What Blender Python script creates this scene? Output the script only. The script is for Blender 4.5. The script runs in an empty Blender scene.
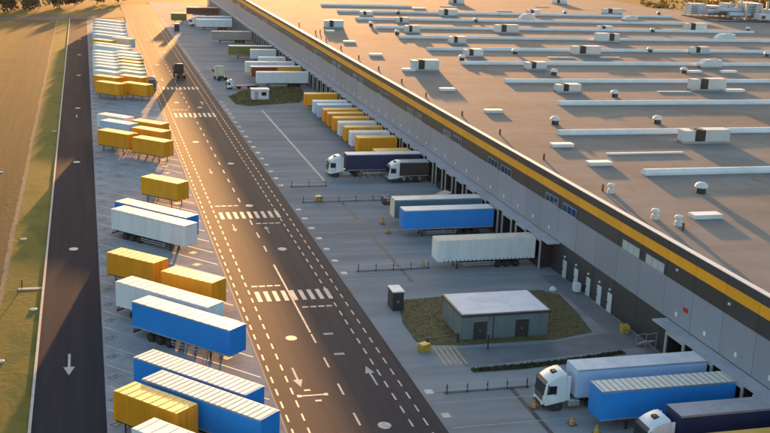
import bpy, bmesh, math, random
from mathutils import Vector, Matrix
random.seed(7)
scene = bpy.context.scene
C = scene.collection
PI = math.pi
rad = math.radians

# ------------------------------------------------------------------ camera
cam_d = bpy.data.cameras.new('camera')
cam_d.sensor_width = 36.0
cam_d.lens = 1100.0 / 770.0 * 36.0
cam_d.clip_start = 1.0
cam_d.clip_end = 12000.0
cam = bpy.data.objects.new('camera', cam_d)
C.objects.link(cam)
_r = Vector((0.965595, -0.257139, 0.038819)); _u = Vector((0.031123, 0.262471, 0.964438)); _f = Vector((0.258183, 0.930048, -0.261443))
cam.matrix_world = Matrix(((_r.x, _u.x, -_f.x, 0), (_r.y, _u.y, -_f.y, 0), (_r.z, _u.z, -_f.z, 44.143), (0, 0, 0, 1)))
scene.camera = cam

# ------------------------------------------------------------------ sky and sun
SUN_EL, SUN_AZ = 3.3, 10.1            # degrees; azimuth clockwise from +Y
world = bpy.data.worlds.new('World'); scene.world = world
world.use_nodes = True
wn = world.node_tree.nodes; wl = world.node_tree.links
bg = wn['Background']
sky = wn.new('ShaderNodeTexSky'); sky.sky_type = 'NISHITA'; sky.sun_disc = False
sky.sun_elevation = rad(SUN_EL); sky.sun_rotation = rad(SUN_AZ)
sky.air_density = 1.0; sky.dust_density = 2.2; sky.ozone_density = 1.7
wl.new(sky.outputs[0], bg.inputs[0]); bg.inputs[1].default_value = 0.125
sun_d = bpy.data.lights.new('sun', 'SUN'); sun_d.energy = 2.9; sun_d.angle = rad(0.6); sun_d.color = (1.0, 0.47, 0.15)
sun = bpy.data.objects.new('sun', sun_d); C.objects.link(sun)
sd = Vector((math.sin(rad(SUN_AZ)) * math.cos(rad(SUN_EL)), math.cos(rad(SUN_AZ)) * math.cos(rad(SUN_EL)), math.sin(rad(SUN_EL))))
sun.rotation_euler = sd.to_track_quat('Z', 'Y').to_euler()
scene.view_settings.view_transform = 'Standard'; scene.view_settings.look = 'None'
scene.view_settings.gamma = 1.0; scene.view_settings.use_curve_mapping = False
scene.view_settings.exposure = 2.85
scene.render.engine = 'CYCLES'
scene.cycles.use_denoising = True
scene.cycles.max_bounces = 6
scene.cycles.volume_bounces = 0

# ------------------------------------------------------------------ materials
def lin(c): return tuple(c) + (1.0,)
def mat(name, col, rough=0.6, var=0.12, scale=0.6, spec=0.4, metal=0.0, dirt=None, bump=0.0, bscale=8.0, stretch=None, dirt_amt=0.5, coat=0.0):
    """procedural: base colour varied by two noises, optional dirt colour, optional bump; object coordinates in metres"""
    m = bpy.data.materials.new(name); m.use_nodes = True
    n = m.node_tree.nodes; l = m.node_tree.links; b = n['Principled BSDF']
    b.inputs['Roughness'].default_value = rough; b.inputs['Metallic'].default_value = metal
    b.inputs['Specular IOR Level'].default_value = spec
    if coat: b.inputs['Coat Weight'].default_value = coat
    geo = n.new('ShaderNodeNewGeometry'); mp = n.new('ShaderNodeMapping')
    if stretch: mp.inputs['Scale'].default_value = stretch
    l.new(geo.outputs['Position'], mp.inputs['Vector'])
    n1 = n.new('ShaderNodeTexNoise'); n1.inputs['Scale'].default_value = scale; n1.inputs['Detail'].default_value = 6; n1.inputs['Roughness'].default_value = 0.62
    l.new(mp.outputs[0], n1.inputs['Vector'])
    r = n.new('ShaderNodeMapRange'); r.inputs[1].default_value = 0.3; r.inputs[2].default_value = 0.7
    r.inputs[3].default_value = 1 - var; r.inputs[4].default_value = 1 + var
    l.new(n1.outputs['Fac'], r.inputs[0])
    mul = n.new('ShaderNodeVectorMath'); mul.operation = 'SCALE'
    mul.inputs[0].default_value = col
    l.new(r.outputs[0], mul.inputs['Scale'])
    out = mul.outputs[0]
    if dirt:
        n2 = n.new('ShaderNodeTexNoise'); n2.inputs['Scale'].default_value = scale * 0.37; n2.inputs['Detail'].default_value = 8; n2.inputs['Roughness'].default_value = 0.7
        l.new(mp.outputs[0], n2.inputs['Vector'])
        r2 = n.new('ShaderNodeMapRange'); r2.inputs[1].default_value = 0.47; r2.inputs[2].default_value = 0.68; r2.inputs[4].default_value = dirt_amt
        l.new(n2.outputs['Fac'], r2.inputs[0])
        mx = n.new('ShaderNodeMix'); mx.data_type = 'RGBA'
        l.new(r2.outputs[0], mx.inputs[0]); l.new(out, mx.inputs[6]); mx.inputs[7].default_value = lin(dirt)
        out = mx.outputs[2]
    l.new(out, b.inputs['Base Color'])
    if bump:
        n3 = n.new('ShaderNodeTexNoise'); n3.inputs['Scale'].default_value = bscale; n3.inputs['Detail'].default_value = 4
        l.new(mp.outputs[0], n3.inputs['Vector'])
        bp = n.new('ShaderNodeBump'); bp.inputs['Strength'].default_value = bump; bp.inputs['Distance'].default_value = 0.05
        l.new(n3.outputs['Fac'], bp.inputs['Height']); l.new(bp.outputs[0], b.inputs['Normal'])
    return m

M = {}
M['asphalt'] = mat('asphalt', (0.028, 0.033, 0.044), 0.8, 0.25, 0.9, 0.08, dirt=(0.058, 0.059, 0.063), stretch=(1, 0.03, 1), dirt_amt=0.45)
M['asphalt_dark'] = mat('asphalt_dark', (0.021, 0.026, 0.036), 0.9, 0.25, 0.9, 0.03, dirt=(0.045, 0.044, 0.045), stretch=(1, 0.03, 1), dirt_amt=0.4)
M['concrete'] = mat('concrete', (0.262, 0.258, 0.258), 0.95, 0.16, 0.25, 0.05, dirt=(0.165, 0.16, 0.155), stretch=(0.2, 1, 1), dirt_amt=0.8)
M['paver'] = mat('paver', (0.29, 0.287, 0.29), 0.95, 0.16, 0.45, 0.05, dirt=(0.15, 0.14, 0.135), dirt_amt=0.55)
M['slab'] = mat('slab', (0.155, 0.155, 0.16), 0.8, 0.16, 0.4, 0.3, dirt=(0.08, 0.08, 0.08))
M['kerb'] = mat('kerb', (0.42, 0.38, 0.33), 0.8, 0.2, 1.5, 0.3)
M['roof'] = mat('roof', (0.222, 0.206, 0.182), 0.95, 0.12, 0.12, 0.03, dirt=(0.17, 0.135, 0.115), dirt_amt=0.6)
M['cap'] = mat('cap', (0.55, 0.53, 0.5), 0.5, 0.1, 0.5)
M['panel'] = mat('panel', (0.235, 0.262, 0.315), 0.45, 0.07, 0.3, 0.5, stretch=(1, 1, 0.25))
M['panel_dark'] = mat('panel_dark', (0.036, 0.041, 0.045), 0.5, 0.1, 0.4)
M['panel_yellow'] = mat('panel_yellow', (0.82, 0.35, 0.010), 0.5, 0.06, 0.3)
M['canopy'] = mat('canopy', (0.34, 0.36, 0.41), 0.55, 0.12, 0.5, dirt=(0.2, 0.2, 0.22))
M['frame'] = mat('frame', (0.36, 0.36, 0.36), 0.5, 0.1, 1.0)
M['rubber'] = mat('rubber', (0.016, 0.016, 0.017), 0.8, 0.2, 2.0)
M['dock_door'] = mat('dock_door', (0.11, 0.115, 0.12), 0.55, 0.12, 1.0)
M['white'] = mat('white', (0.72, 0.72, 0.71), 0.4, 0.05, 1.6, 0.5, dirt=(0.5, 0.48, 0.45), dirt_amt=0.45, stretch=(1, 1, 0.18))
M['roof_white'] = mat('roof_white', (0.62, 0.62, 0.60), 0.55, 0.08, 0.9, 0.4, dirt=(0.4, 0.38, 0.35), dirt_amt=0.6)
M['roof_beige'] = mat('roof_beige', (0.52, 0.48, 0.40), 0.6, 0.1, 0.9, 0.4, dirt=(0.34, 0.3, 0.25), dirt_amt=0.5)
M['roof_ribbed'] = mat('roof_ribbed', (0.60, 0.59, 0.52), 0.6, 0.08, 1.2, 0.4)
M['bow'] = mat('bow', (0.24, 0.24, 0.21), 0.6, 0.08, 1.2)
M['roof_grey'] = mat('roof_grey', (0.30, 0.31, 0.34), 0.55, 0.12, 0.9, 0.4, dirt=(0.2, 0.2, 0.2))
M['yellow'] = mat('yellow', (0.80, 0.315, 0.008), 0.45, 0.07, 1.4, 0.5, dirt=(0.58, 0.23, 0.015), dirt_amt=0.5, stretch=(1, 1, 0.2))
M['yellow_roof'] = mat('yellow_roof', (0.62, 0.37, 0.055), 0.5, 0.08, 0.8, 0.5, dirt=(0.5, 0.32, 0.09), dirt_amt=0.5)
M['blue'] = mat('blue', (0.006, 0.222, 0.64), 0.42, 0.08, 0.5, 0.5, dirt=(0.01, 0.18, 0.5), dirt_amt=0.4, stretch=(1, 1, 0.4))
M['navy'] = mat('navy', (0.012, 0.028, 0.085), 0.45, 0.1, 0.5)
M['teal'] = mat('teal', (0.09, 0.16, 0.19), 0.5, 0.1, 0.5)
M['steel_blue'] = mat('steel_blue', (0.42, 0.54, 0.70), 0.45, 0.06, 0.5)
M['brown'] = mat('brown', (0.17, 0.045, 0.03), 0.55, 0.1, 0.5)
M['orange'] = mat('orange', (0.62, 0.30, 0.03), 0.5, 0.08, 0.5)
M['cream'] = mat('cream', (0.64, 0.58, 0.42), 0.5, 0.08, 0.6)
M['taupe'] = mat('taupe', (0.36, 0.29, 0.25), 0.5, 0.1, 0.6)
M['olive'] = mat('olive', (0.16, 0.15, 0.035), 0.55, 0.12, 0.6)
M['charcoal'] = mat('charcoal', (0.03, 0.032, 0.036), 0.5, 0.12, 0.8)
M['chassis'] = mat('chassis', (0.03, 0.03, 0.032), 0.6, 0.2, 1.5)
M['alu'] = mat('alu', (0.5, 0.5, 0.5), 0.35, 0.08, 1.5, metal=0.6)
M['rim'] = mat('rim', (0.3, 0.3, 0.31), 0.4, 0.1, 3.0, metal=0.5)
M['glass'] = mat('glass', (0.012, 0.015, 0.02), 0.08, 0.1, 1.0, 0.6)
M['pane_blue'] = mat('pane_blue', (0.02, 0.045, 0.10), 0.1, 0.1, 1.0, 0.6)
M['pane_pale'] = mat('pane_pale', (0.42, 0.47, 0.46), 0.35, 0.08, 0.7, 0.5)
M['red'] = mat('red', (0.45, 0.02, 0.025), 0.5, 0.08, 1.0)
M['lamp_red'] = mat('lamp_red', (0.3, 0.01, 0.01), 0.3, 0.05, 1.0)
M['lamp_clear'] = mat('lamp_clear', (0.6, 0.6, 0.58), 0.15, 0.05, 1.0)
M['paint'] = mat('paint', (0.43, 0.41, 0.37), 0.6, 0.12, 1.2, 0.4, dirt=(0.13, 0.125, 0.12), dirt_amt=0.75)
M['paint_worn'] = mat('paint_worn', (0.36, 0.35, 0.335), 0.7, 0.18, 1.5, 0.4, dirt=(0.2, 0.195, 0.19), dirt_amt=0.8)
M['paint_yellow'] = mat('paint_yellow', (0.40, 0.33, 0.15), 0.7, 0.2, 1.5, dirt=(0.2, 0.18, 0.12))
M['paint_black'] = mat('paint_black', (0.05, 0.05, 0.055), 0.7, 0.2, 2.0)
M['skylight'] = mat('skylight', (0.68, 0.67, 0.65), 0.45, 0.06, 0.4, 0.5, dirt=(0.42, 0.4, 0.38), dirt_amt=0.4)
M['hvac'] = mat('hvac', (0.55, 0.56, 0.56), 0.5, 0.06, 0.6, dirt=(0.4, 0.39, 0.37), dirt_amt=0.4)
M['duct'] = mat('duct', (0.45, 0.46, 0.48), 0.35, 0.1, 0.6, metal=0.4)
M['clad_green'] = mat('clad_green', (0.13, 0.165, 0.17), 0.6, 0.12, 0.7, stretch=(1, 1, 0.4))
M['roof_pale'] = mat('roof_pale', (0.56, 0.58, 0.62), 0.6, 0.1, 0.7, dirt=(0.34, 0.35, 0.38))
M['bark'] = mat('bark', (0.07, 0.05, 0.035), 0.9, 0.25, 3.0)
M['leaf_dark'] = mat('leaf_dark', (0.05, 0.055, 0.016), 0.7, 0.4, 1.3)
M['leaf_rust'] = mat('leaf_rust', (0.085, 0.045, 0.016), 0.7, 0.35, 1.3)
M['leaf_gold'] = mat('leaf_gold', (0.34, 0.19, 0.02), 0.7, 0.35, 1.3)
M['cone_orange'] = mat('cone_orange', (0.45, 0.19, 0.04), 0.6, 0.1, 3.0)
M['hydrant_yellow'] = mat('hydrant_yellow', (0.42, 0.26, 0.03), 0.5, 0.1, 3.0)
M['grass_blade'] = mat('grass_blade', (0.14, 0.125, 0.04), 0.85, 0.4, 1.6, 0.2, dirt=(0.17, 0.12, 0.055), dirt_amt=0.7)
M['rust'] = mat('rust', (0.16, 0.085, 0.05), 0.8, 0.25, 2.0)

def ground_material():
    """fields left of the site: bands of crop, rough grass and verge whose borders wander"""
    m = bpy.data.materials.new('ground'); m.use_nodes = True
    n = m.node_tree.nodes; l = m.node_tree.links; b = n['Principled BSDF']
    b.inputs['Roughness'].default_value = 0.9; b.inputs['Specular IOR Level'].default_value = 0.05
    geo = n.new('ShaderNodeNewGeometry'); sep = n.new('ShaderNodeSeparateXYZ'); l.new(geo.outputs['Position'], sep.inputs[0])
    def noise(scale, stretch, detail=5, rough=0.6):
        mp = n.new('ShaderNodeMapping'); mp.inputs['Scale'].default_value = stretch; l.new(geo.outputs['Position'], mp.inputs['Vector'])
        t = n.new('ShaderNodeTexNoise'); t.inputs['Scale'].default_value = scale; t.inputs['Detail'].default_value = detail; t.inputs['Roughness'].default_value = rough
        l.new(mp.outputs[0], t.inputs['Vector']); return t.outputs['Fac']
    def math_(op, a, bb):
        k = n.new('ShaderNodeMath'); k.operation = op
        for i, v in enumerate((a, bb)):
            if isinstance(v, (int, float)): k.inputs[i].default_value = v
            else: l.new(v, k.inputs[i])
        return k.outputs[0]
    wob = math_('MULTIPLY', math_('SUBTRACT', noise(0.06, (1, 1, 1), 4), 0.5), 9.0)
    wob2 = math_('MULTIPLY', math_('SUBTRACT', noise(0.9, (1, 0.4, 1), 4), 0.5), 2.0)
    X = math_('ADD', math_('ADD', sep.outputs[0], math_('MULTIPLY', wob, 0.07)), math_('MULTIPLY', wob2, 0.3))
    XF = math_('ADD', math_('ADD', sep.outputs[0], wob), wob2)
    def ramp(x, lo, hi):
        r = n.new('ShaderNodeMapRange'); r.interpolation_type = 'SMOOTHSTEP'; r.inputs[1].default_value = lo; r.inputs[2].default_value = hi; l.new(x, r.inputs[0]); return r.outputs[0]
    def mix(f, a, bb):
        k = n.new('ShaderNodeMix'); k.data_type = 'RGBA'
        for i, v in ((0, f), (6, a), (7, bb)):
            if isinstance(v, tuple): k.inputs[i].default_value = lin(v)
            elif isinstance(v, float): k.inputs[i].default_value = v
            else: l.new(v, k.inputs[i])
        return k.outputs[2]
    streak = ramp(noise(0.55, (1.6, 0.02, 1), 6, 0.7), 0.35, 0.68)
    fine = ramp(noise(1.4, (1, 0.5, 1), 6, 0.7), 0.3, 0.7)
    crop = mix(streak, (0.17, 0.105, 0.02), (0.11, 0.08, 0.02))
    crop = mix(math_('MULTIPLY', fine, 0.5), crop, (0.15, 0.10, 0.035))
    rough_g = mix(streak, (0.055, 0.054, 0.022), (0.085, 0.066, 0.034))
    verge = mix(fine, (0.15, 0.135, 0.026), (0.175, 0.13, 0.035))
    verge = mix(ramp(noise(0.2, (1, 0.6, 1), 3), 0.5, 0.62), verge, (0.105, 0.11, 0.028))
    track = mix(fine, (0.26, 0.20, 0.13), (0.20, 0.15, 0.09))
    c = mix(ramp(XF, -27.0, -18.0), crop, rough_g)
    c = mix(ramp(X, -10.95, -10.7), c, track)
    c = mix(ramp(X, -10.35, -10.1), c, verge)
    far = ramp(sep.outputs[1], 470.0, 500.0)
    c = mix(far, c, mix(ramp(noise(0.012, (1, 1, 1), 4), 0.42, 0.58), (0.20, 0.13, 0.035), (0.10, 0.085, 0.03)))
    l.new(c, b.inputs['Base Color'])
    bp = n.new('ShaderNodeBump'); bp.inputs['Strength'].default_value = 0.35; bp.inputs['Distance'].default_value = 0.15
    l.new(noise(1.2, (1, 0.6, 1), 5, 0.7), bp.inputs['Height']); l.new(bp.outputs[0], b.inputs['Normal'])
    return m
def per_object_tone(m, amt):
    """each panel a touch lighter or darker than its neighbour"""
    n = m.node_tree.nodes; l = m.node_tree.links; b = n['Principled BSDF']
    src = b.inputs['Base Color'].links[0].from_socket
    oi = n.new('ShaderNodeObjectInfo'); r = n.new('ShaderNodeMapRange'); r.inputs[3].default_value = 1 - amt; r.inputs[4].default_value = 1 + amt
    l.new(oi.outputs['Random'], r.inputs[0])
    v = n.new('ShaderNodeVectorMath'); v.operation = 'SCALE'; l.new(src, v.inputs[0]); l.new(r.outputs[0], v.inputs['Scale']); l.new(v.outputs[0], b.inputs['Base Color'])
for k_, a_ in (('panel', 0.07), ('panel_yellow', 0.05), ('panel_dark', 0.12), ('yellow', 0.14), ('white', 0.08), ('blue', 0.08), ('yellow_roof', 0.12), ('roof_white', 0.12), ('hvac', 0.1), ('skylight', 0.06)): per_object_tone(M[k_], a_)
def roof_detail(m):
    """membrane laps every 2 m, reddish stains and dried puddle marks"""
    n = m.node_tree.nodes; l = m.node_tree.links; b = n['Principled BSDF']
    src = b.inputs['Base Color'].links[0].from_socket
    geo = n.new('ShaderNodeNewGeometry'); bt = n.new('ShaderNodeTexBrick'); bt.inputs['Scale'].default_value = 1.0
    bt.inputs['Brick Width'].default_value = 18.0; bt.inputs['Row Height'].default_value = 2.1; bt.inputs['Mortar Size'].default_value = 0.05; bt.inputs['Mortar Smooth'].default_value = 0.4
    bt.inputs['Color1'].default_value = (1.03, 1.03, 1.03, 1); bt.inputs['Color2'].default_value = (0.95, 0.95, 0.95, 1); bt.inputs['Mortar'].default_value = (0.84, 0.83, 0.82, 1)
    l.new(geo.outputs['Position'], bt.inputs['Vector'])
    v = n.new('ShaderNodeVectorMath'); v.operation = 'MULTIPLY'; l.new(src, v.inputs[0]); l.new(bt.outputs['Color'], v.inputs[1])
    t = n.new('ShaderNodeTexNoise'); t.inputs['Scale'].default_value = 0.22; t.inputs['Detail'].default_value = 7; t.inputs['Roughness'].default_value = 0.65; l.new(geo.outputs['Position'], t.inputs['Vector'])
    r = n.new('ShaderNodeMapRange'); r.inputs[1].default_value = 0.6; r.inputs[2].default_value = 0.72; r.inputs[4].default_value = 0.55; l.new(t.outputs['Fac'], r.inputs[0])
    mx = n.new('ShaderNodeMix'); mx.data_type = 'RGBA'; l.new(r.outputs[0], mx.inputs[0]); l.new(v.outputs[0], mx.inputs[6]); mx.inputs[7].default_value = (0.13, 0.085, 0.062, 1)
    l.new(mx.outputs[2], b.inputs['Base Color'])
roof_detail(M['roof'])
M['ground'] = ground_material()

# ------------------------------------------------------------------ mesh helpers
class G:
    """collects faces; every face remembers a material slot"""
    def __init__(s): s.v = []; s.f = []; s.m = []
    def add(s, vs, fs, mi=0):
        o = len(s.v); s.v += [tuple(p) for p in vs]
        for f in fs: s.f.append(tuple(i + o for i in f)); s.m.append(mi)
        return s
    def box(s, x0, x1, y0, y1, z0, z1, mi=0, c=0.0):
        if x0 > x1: x0, x1 = x1, x0
        if y0 > y1: y0, y1 = y1, y0
        if c <= 0:
            vs = [(x, y, z) for z in (z0, z1) for y in (y0, y1) for x in (x0, x1)]
            return s.add(vs, [(0, 2, 3, 1), (4, 5, 7, 6), (0, 1, 5, 4), (1, 3, 7, 5), (3, 2, 6, 7), (2, 0, 4, 6)], mi)
        # chamfered: vertical edges and the top rim
        def ring(d, z): return [(x0 + d + c, y0 + d, z), (x1 - d - c, y0 + d, z), (x1 - d, y0 + d + c, z), (x1 - d, y1 - d - c, z), (x1 - d - c, y1 - d, z), (x0 + d + c, y1 - d, z), (x0 + d, y1 - d - c, z), (x0 + d, y0 + d + c, z)]
        vs = ring(0, z0) + ring(0, z1 - c) + ring(c, z1)
        fs = [tuple(range(7, -1, -1)), tuple(range(16, 24))]
        for k in range(2):
            for i in range(8):
                j = (i + 1) % 8; a = 8 * k
                fs.append((a + i, a + j, a + 8 + j, a + 8 + i))
        return s.add(vs, fs, mi)
    def cyl(s, c, r, h, axis='z', n=16, mi=0, r2=None):
        r2 = r if r2 is None else r2; vs = []
        for k, (d, rr) in enumerate(((-h / 2, r), (h / 2, r2))):
            for i in range(n):
                a = 2 * PI * i / n; p, q = rr * math.cos(a), rr * math.sin(a)
                vs.append({'z': (c[0] + p, c[1] + q, c[2] + d), 'y': (c[0] + q, c[1] + d, c[2] + p), 'x': (c[0] + d, c[1] + p, c[2] + q)}[axis])
        fs = [tuple(range(n - 1, -1, -1)), tuple(range(n, 2 * n))] + [(i, (i + 1) % n, n + (i + 1) % n, n + i) for i in range(n)]
        return s.add(vs, fs, mi)
    def lathe(s, c, prof, n=16, mi=0):
        vs = []; k = len(prof)
        for i in range(n):
            a = 2 * PI * i / n
            for r, z in prof: vs.append((c[0] + r * math.cos(a), c[1] + r * math.sin(a), c[2] + z))
        fs = [(i * k + j, ((i + 1) % n) * k + j, ((i + 1) % n) * k + j + 1, i * k + j + 1) for i in range(n) for j in range(k - 1)]
        fs.append(tuple(i * k + k - 1 for i in range(n)))
        fs.append(tuple(i * k for i in range(n - 1, -1, -1)))
        return s.add(vs, fs, mi)
    def extrude(s, poly, a, b, axis='y', mi=0):
        """closed polygon in the two other axes, extruded along axis from a to b"""
        n = len(poly)
        def P(p, t): return {'y': (p[0], t, p[1]), 'x': (t, p[0], p[1]), 'z': (p[0], p[1], t)}[axis]
        vs = [P(p, a) for p in poly] + [P(p, b) for p in poly]
        return s.add(vs, [tuple(range(n - 1, -1, -1)), tuple(range(n, 2 * n))] + [(i, (i + 1) % n, n + (i + 1) % n, n + i) for i in range(n)], mi)
    def bar(s, p, q, w, mi=0):
        p, q = Vector(p), Vector(q); d = (q - p).normalized()
        a = d.cross(Vector((0, 0, 1)))
        if a.length < 1e-3: a = Vector((1, 0, 0))
        a.normalize(); b = d.cross(a); w = w / 2
        vs = [t + a * i * w + b * j * w for t in (p, q) for i, j in ((-1, -1), (1, -1), (1, 1), (-1, 1))]
        return s.add(vs, [(0, 1, 2, 3), (7, 6, 5, 4), (0, 4, 5, 1), (1, 5, 6, 2), (2, 6, 7, 3), (3, 7, 4, 0)], mi)
    def quad(s, x0, x1, y0, y1, z, mi=0):
        return s.add([(x0, y0, z), (x1, y0, z), (x1, y1, z), (x0, y1, z)], [(0, 1, 2, 3)], mi)
    def poly(s, pts, z, mi=0):
        return s.add([(p[0], p[1], z) for p in pts], [tuple(range(len(pts)))], mi)
    def mesh(s, name, mats, smooth=False, fix=True):
        me = bpy.data.meshes.new(name); me.from_pydata(s.v, [], s.f)
        for k in (mats if isinstance(mats, (list, tuple)) else [mats]): me.materials.append(M[k] if isinstance(k, str) else k)
        me.polygons.foreach_set('material_index', s.m)
        if fix:
            bm = bmesh.new(); bm.from_mesh(me); bmesh.ops.recalc_face_normals(bm, faces=bm.faces); bm.to_mesh(me); bm.free()
        if smooth:
            me.polygons.foreach_set('use_smooth', [True] * len(me.polygons))
            me.set_sharp_from_angle(angle=rad(40))
        me.update(); return me

def obj(name, me, parent=None, loc=(0, 0, 0), rz=0.0, m=None):
    o = bpy.data.objects.new(name, me); C.objects.link(o)
    o.location = loc; o.rotation_euler = (0, 0, rz)
    if parent: o.parent = parent
    if m:
        o.material_slots[0].link = 'OBJECT'; o.material_slots[0].material = M[m]
    return o
def tag(o, label=None, cat=None, group=None, kind=None):
    if label: o['label'] = label
    if cat: o['category'] = cat
    if group: o['group'] = group
    if kind: o['kind'] = kind
    return o
def thing(name, label, cat, loc=(0, 0, 0), rz=0.0, group=None):
    o = bpy.data.objects.new(name, None); C.objects.link(o); o.empty_display_size = 0.5
    o.location = loc; o.rotation_euler = (0, 0, rz)
    return tag(o, label, cat, group)
CACHE = {}
def cached(key, fn):
    if key not in CACHE: CACHE[key] = fn()
    return CACHE[key]
def struct(name, g, m, parent=None, fix=True):
    o = obj(name, g.mesh(name, m, fix=fix), parent)
    if parent is None: o['kind'] = 'structure'
    return o

# ------------------------------------------------------------------ ground, roads, yards
g = G()
xs = [-5000, -900, -200, -60, -5.9, 300, 900, 5000]; ys = [-200, 20, 200, 480, 800, 1600, 8000]
for a, b in zip(xs, xs[1:]):
    for c, d in zip(ys, ys[1:]): g.quad(a, b, c, d, -0.09)
struct('ground', g, 'ground')

side_road = struct('side_road', G().quad(-5.6, 0.8, 10, 468, 0.0), 'asphalt_dark')
truck_park = struct('truck_park_pavement', G().quad(0.8, 16.1, 10, 456, 0.012), 'paver')
road = struct('main_road', G().quad(16.1, 30.3, 10, 545, 0.0), 'asphalt')
yard = struct('dock_yard_pavement', G().quad(30.3, 59.2, 10, 560, 0.012), 'concrete')
g = G()
path = [(-60, 462), (-20, 466), (8, 480), (26, 512), (46, 548), (90, 590), (200, 660)]
L, Rr = [], []
for i, p in enumerate(path):
    a = Vector(path[max(0, i - 1)]); b = Vector(path[min(len(path) - 1, i + 1)]); d = (b - a).normalized(); nn = Vector((-d.y, d.x))
    L.append(Vector(p) + nn * 9); Rr.append(Vector(p) - nn * 7)
for i in range(len(path) - 1): g.add([(*Rr[i], -0.02), (*Rr[i + 1], -0.02), (*L[i + 1], -0.02), (*L[i], -0.02)], [(0, 1, 2, 3)])
struct('access_road', g, mat('asphalt_old', (0.075, 0.068, 0.06), 0.9, 0.2, 0.2, 0.1))
g = G().box(-5.86, -5.6, 10, 470, -0.1, 0.1)
struct('kerb', g, 'kerb')
g = G().box(16.0, 16.2, 10, 455, -0.05, 0.022)
struct('gutter_kerb', g, 'slab')
# dark drainage channels and the pale joint along the dock yard
for (x, y0, y1, w, mt) in ((39.4, 60, 93.0, 0.5, 'paint_black'), (38.9, 126, 166, 0.45, 'paint_black')):
    struct('drain_channel', G().quad(x - w / 2, x + w / 2, y0, y1, 0.018), mt, yard)
struct('concrete_joint', G().quad(38.95, 39.4, 181, 252, 0.018), 'paint_worn', yard)
for y, h in ((93.2, 0.9), (131.2, 0.8), (165.6, 0.9), (178.4, 0.6)):
    struct('concrete_joint', G().quad(31.0, 57, y, y + h * 0.25, 0.018), 'slab', yard)
# crossing lanes (slightly darker bands of paving), service drive round the substation
struct('service_drive', G().poly([(31.2, 93.5), (56.5, 94.2), (56.8, 99.2), (47, 97.6), (38, 97.2), (34.4, 98.6), (31.2, 99.0)], 0.0155), 'concrete', yard)
struct('service_court', G().poly([(36.6, 98.8), (55, 100.6), (58.9, 100.8), (58.9, 126), (56.4, 126), (56.0, 105.6), (47, 103.6), (36.4, 103.9)], 0.0255), 'slab', yard)

# road markings -------------------------------------------------------------
ZM = 0.006
def dashes(x, w, y0, y1, on, per, z=ZM, skip=()):
    q = G(); y = y0
    while y < y1:
        if not any(a < y < b for a, b in skip): q.quad(x - w / 2, x + w / 2, y, min(y + on, y1), z)
        y += per
    return q
for x in (16.65, 18.1, 27.5, 28.9): struct('dashed_edge_line', dashes(x, 0.17, 20, 470, 1.5, 2.9), 'paint', road)
cw = [(121.6, 125.2, 'near'), (158.4, 162.2, 'mid'), (243.5, 248.5, 'far'), (283, 287, 'end')]
struct('centre_line', G().quad(22.74, 22.96, 111.0, 135.6, ZM), 'paint', road)
q = G()
y = 20.8
while y < 470:
    if not (108 < y < 136) and not (157 < y + 1 < 164) and not (242 < y < 250): q.quad(22.75, 22.95, y, y + 2.6, ZM)
    y += 6.7
struct('centre_dashes', q, 'paint', road)
for y0, y1, _ in cw:
    for i in range(9):
        x = 18.75 + i * 1.06
        struct('crosswalk_stripe', G().quad(x, x + 0.52, y0, y1, ZM + 0.004), 'paint', road)
for x0, x1, y in ((18.7, 22.4, 127.2), (23.5, 27.1, 119.1), (18.7, 22.4, 166.0), (23.5, 27.1, 155.4), (18.7, 22.4, 253)):
    struct('stop_line', (lambda qq: ([qq.quad(x0 + k * 0.95, x0 + k * 0.95 + 0.72, y - 0.22, y + 0.22, ZM) for k in range(4)], qq)[1])(G()), 'paint', road)
def arrow(x, y, d, s=1.0, parent=road, m='paint_worn'):
    pts = [(-0.11, -2.4), (0.11, -2.4), (0.11, 0.6), (0.48, 0.6), (0, 2.4), (-0.48, 0.6), (-0.11, 0.6)]
    q = G().add([(x + p * s, y + d * t * s, ZM) for p, t in pts], [(0, 1, 2, 6), (5, 3, 4)])
    struct('direction_arrow', q, m, parent)
arrow(19.15, 99.3, -1); arrow(26.6, 98.5, 1); arrow(20.0, 153.5, -1, 0.8); arrow(24.6, 152, 1, 0.8); arrow(20.6, 190, -1, 0.8); arrow(19.6, 300, -1); arrow(26.4, 262, 1)
arrow(-2.55, 106.3, -1, 1.15, side_road); arrow(-2.3, 246, -1, 0.7, side_road)
def disc(x, y, r, parent, m='paint', z=ZM, n=20):
    struct('painted_disc', G().poly([(x + r * math.cos(2 * PI * i / n), y + r * 1.15 * math.sin(2 * PI * i / n)) for i in range(n)], z), m, parent)
for x, y in ((20.5, 109.7), (25.0, 87.4), (25.1, 142.3), (24.0, 165.8), (24.9, 196), (20.5, 216), (25.3, 256), (20.5, 263), (24.6, 315), (20.3, 330), (24.5, 360), (20.6, 395)): disc(x, y, 0.62, road)
for x, y in ((-2.35, 146), (-2.15, 199.6), (-2.1, 256), (-2, 308), (-1.9, 352), (-1.8, 395)): disc(x, y, 0.6, side_road)
for x, y in ((24.7, 110.3), (24.65, 104.5)): struct('painted_bar', G().quad(x - 0.55, x + 0.55, y - 0.25, y + 0.25, ZM), 'paint_worn', road)
q = G().quad(18.5, 21.3, 94.75, 95.0, ZM)
for x, y in ((19.6, 96.1), (20.2, 93.6)): q.quad(x - 0.3, x + 0.3, y - 0.18, y + 0.18, ZM)
for x in (18.6, 21.2): q.quad(x - 0.2, x + 0.2, 94.6, 95.15, ZM + 0.003)
struct('painted_symbol', q, 'paint', road)
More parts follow.
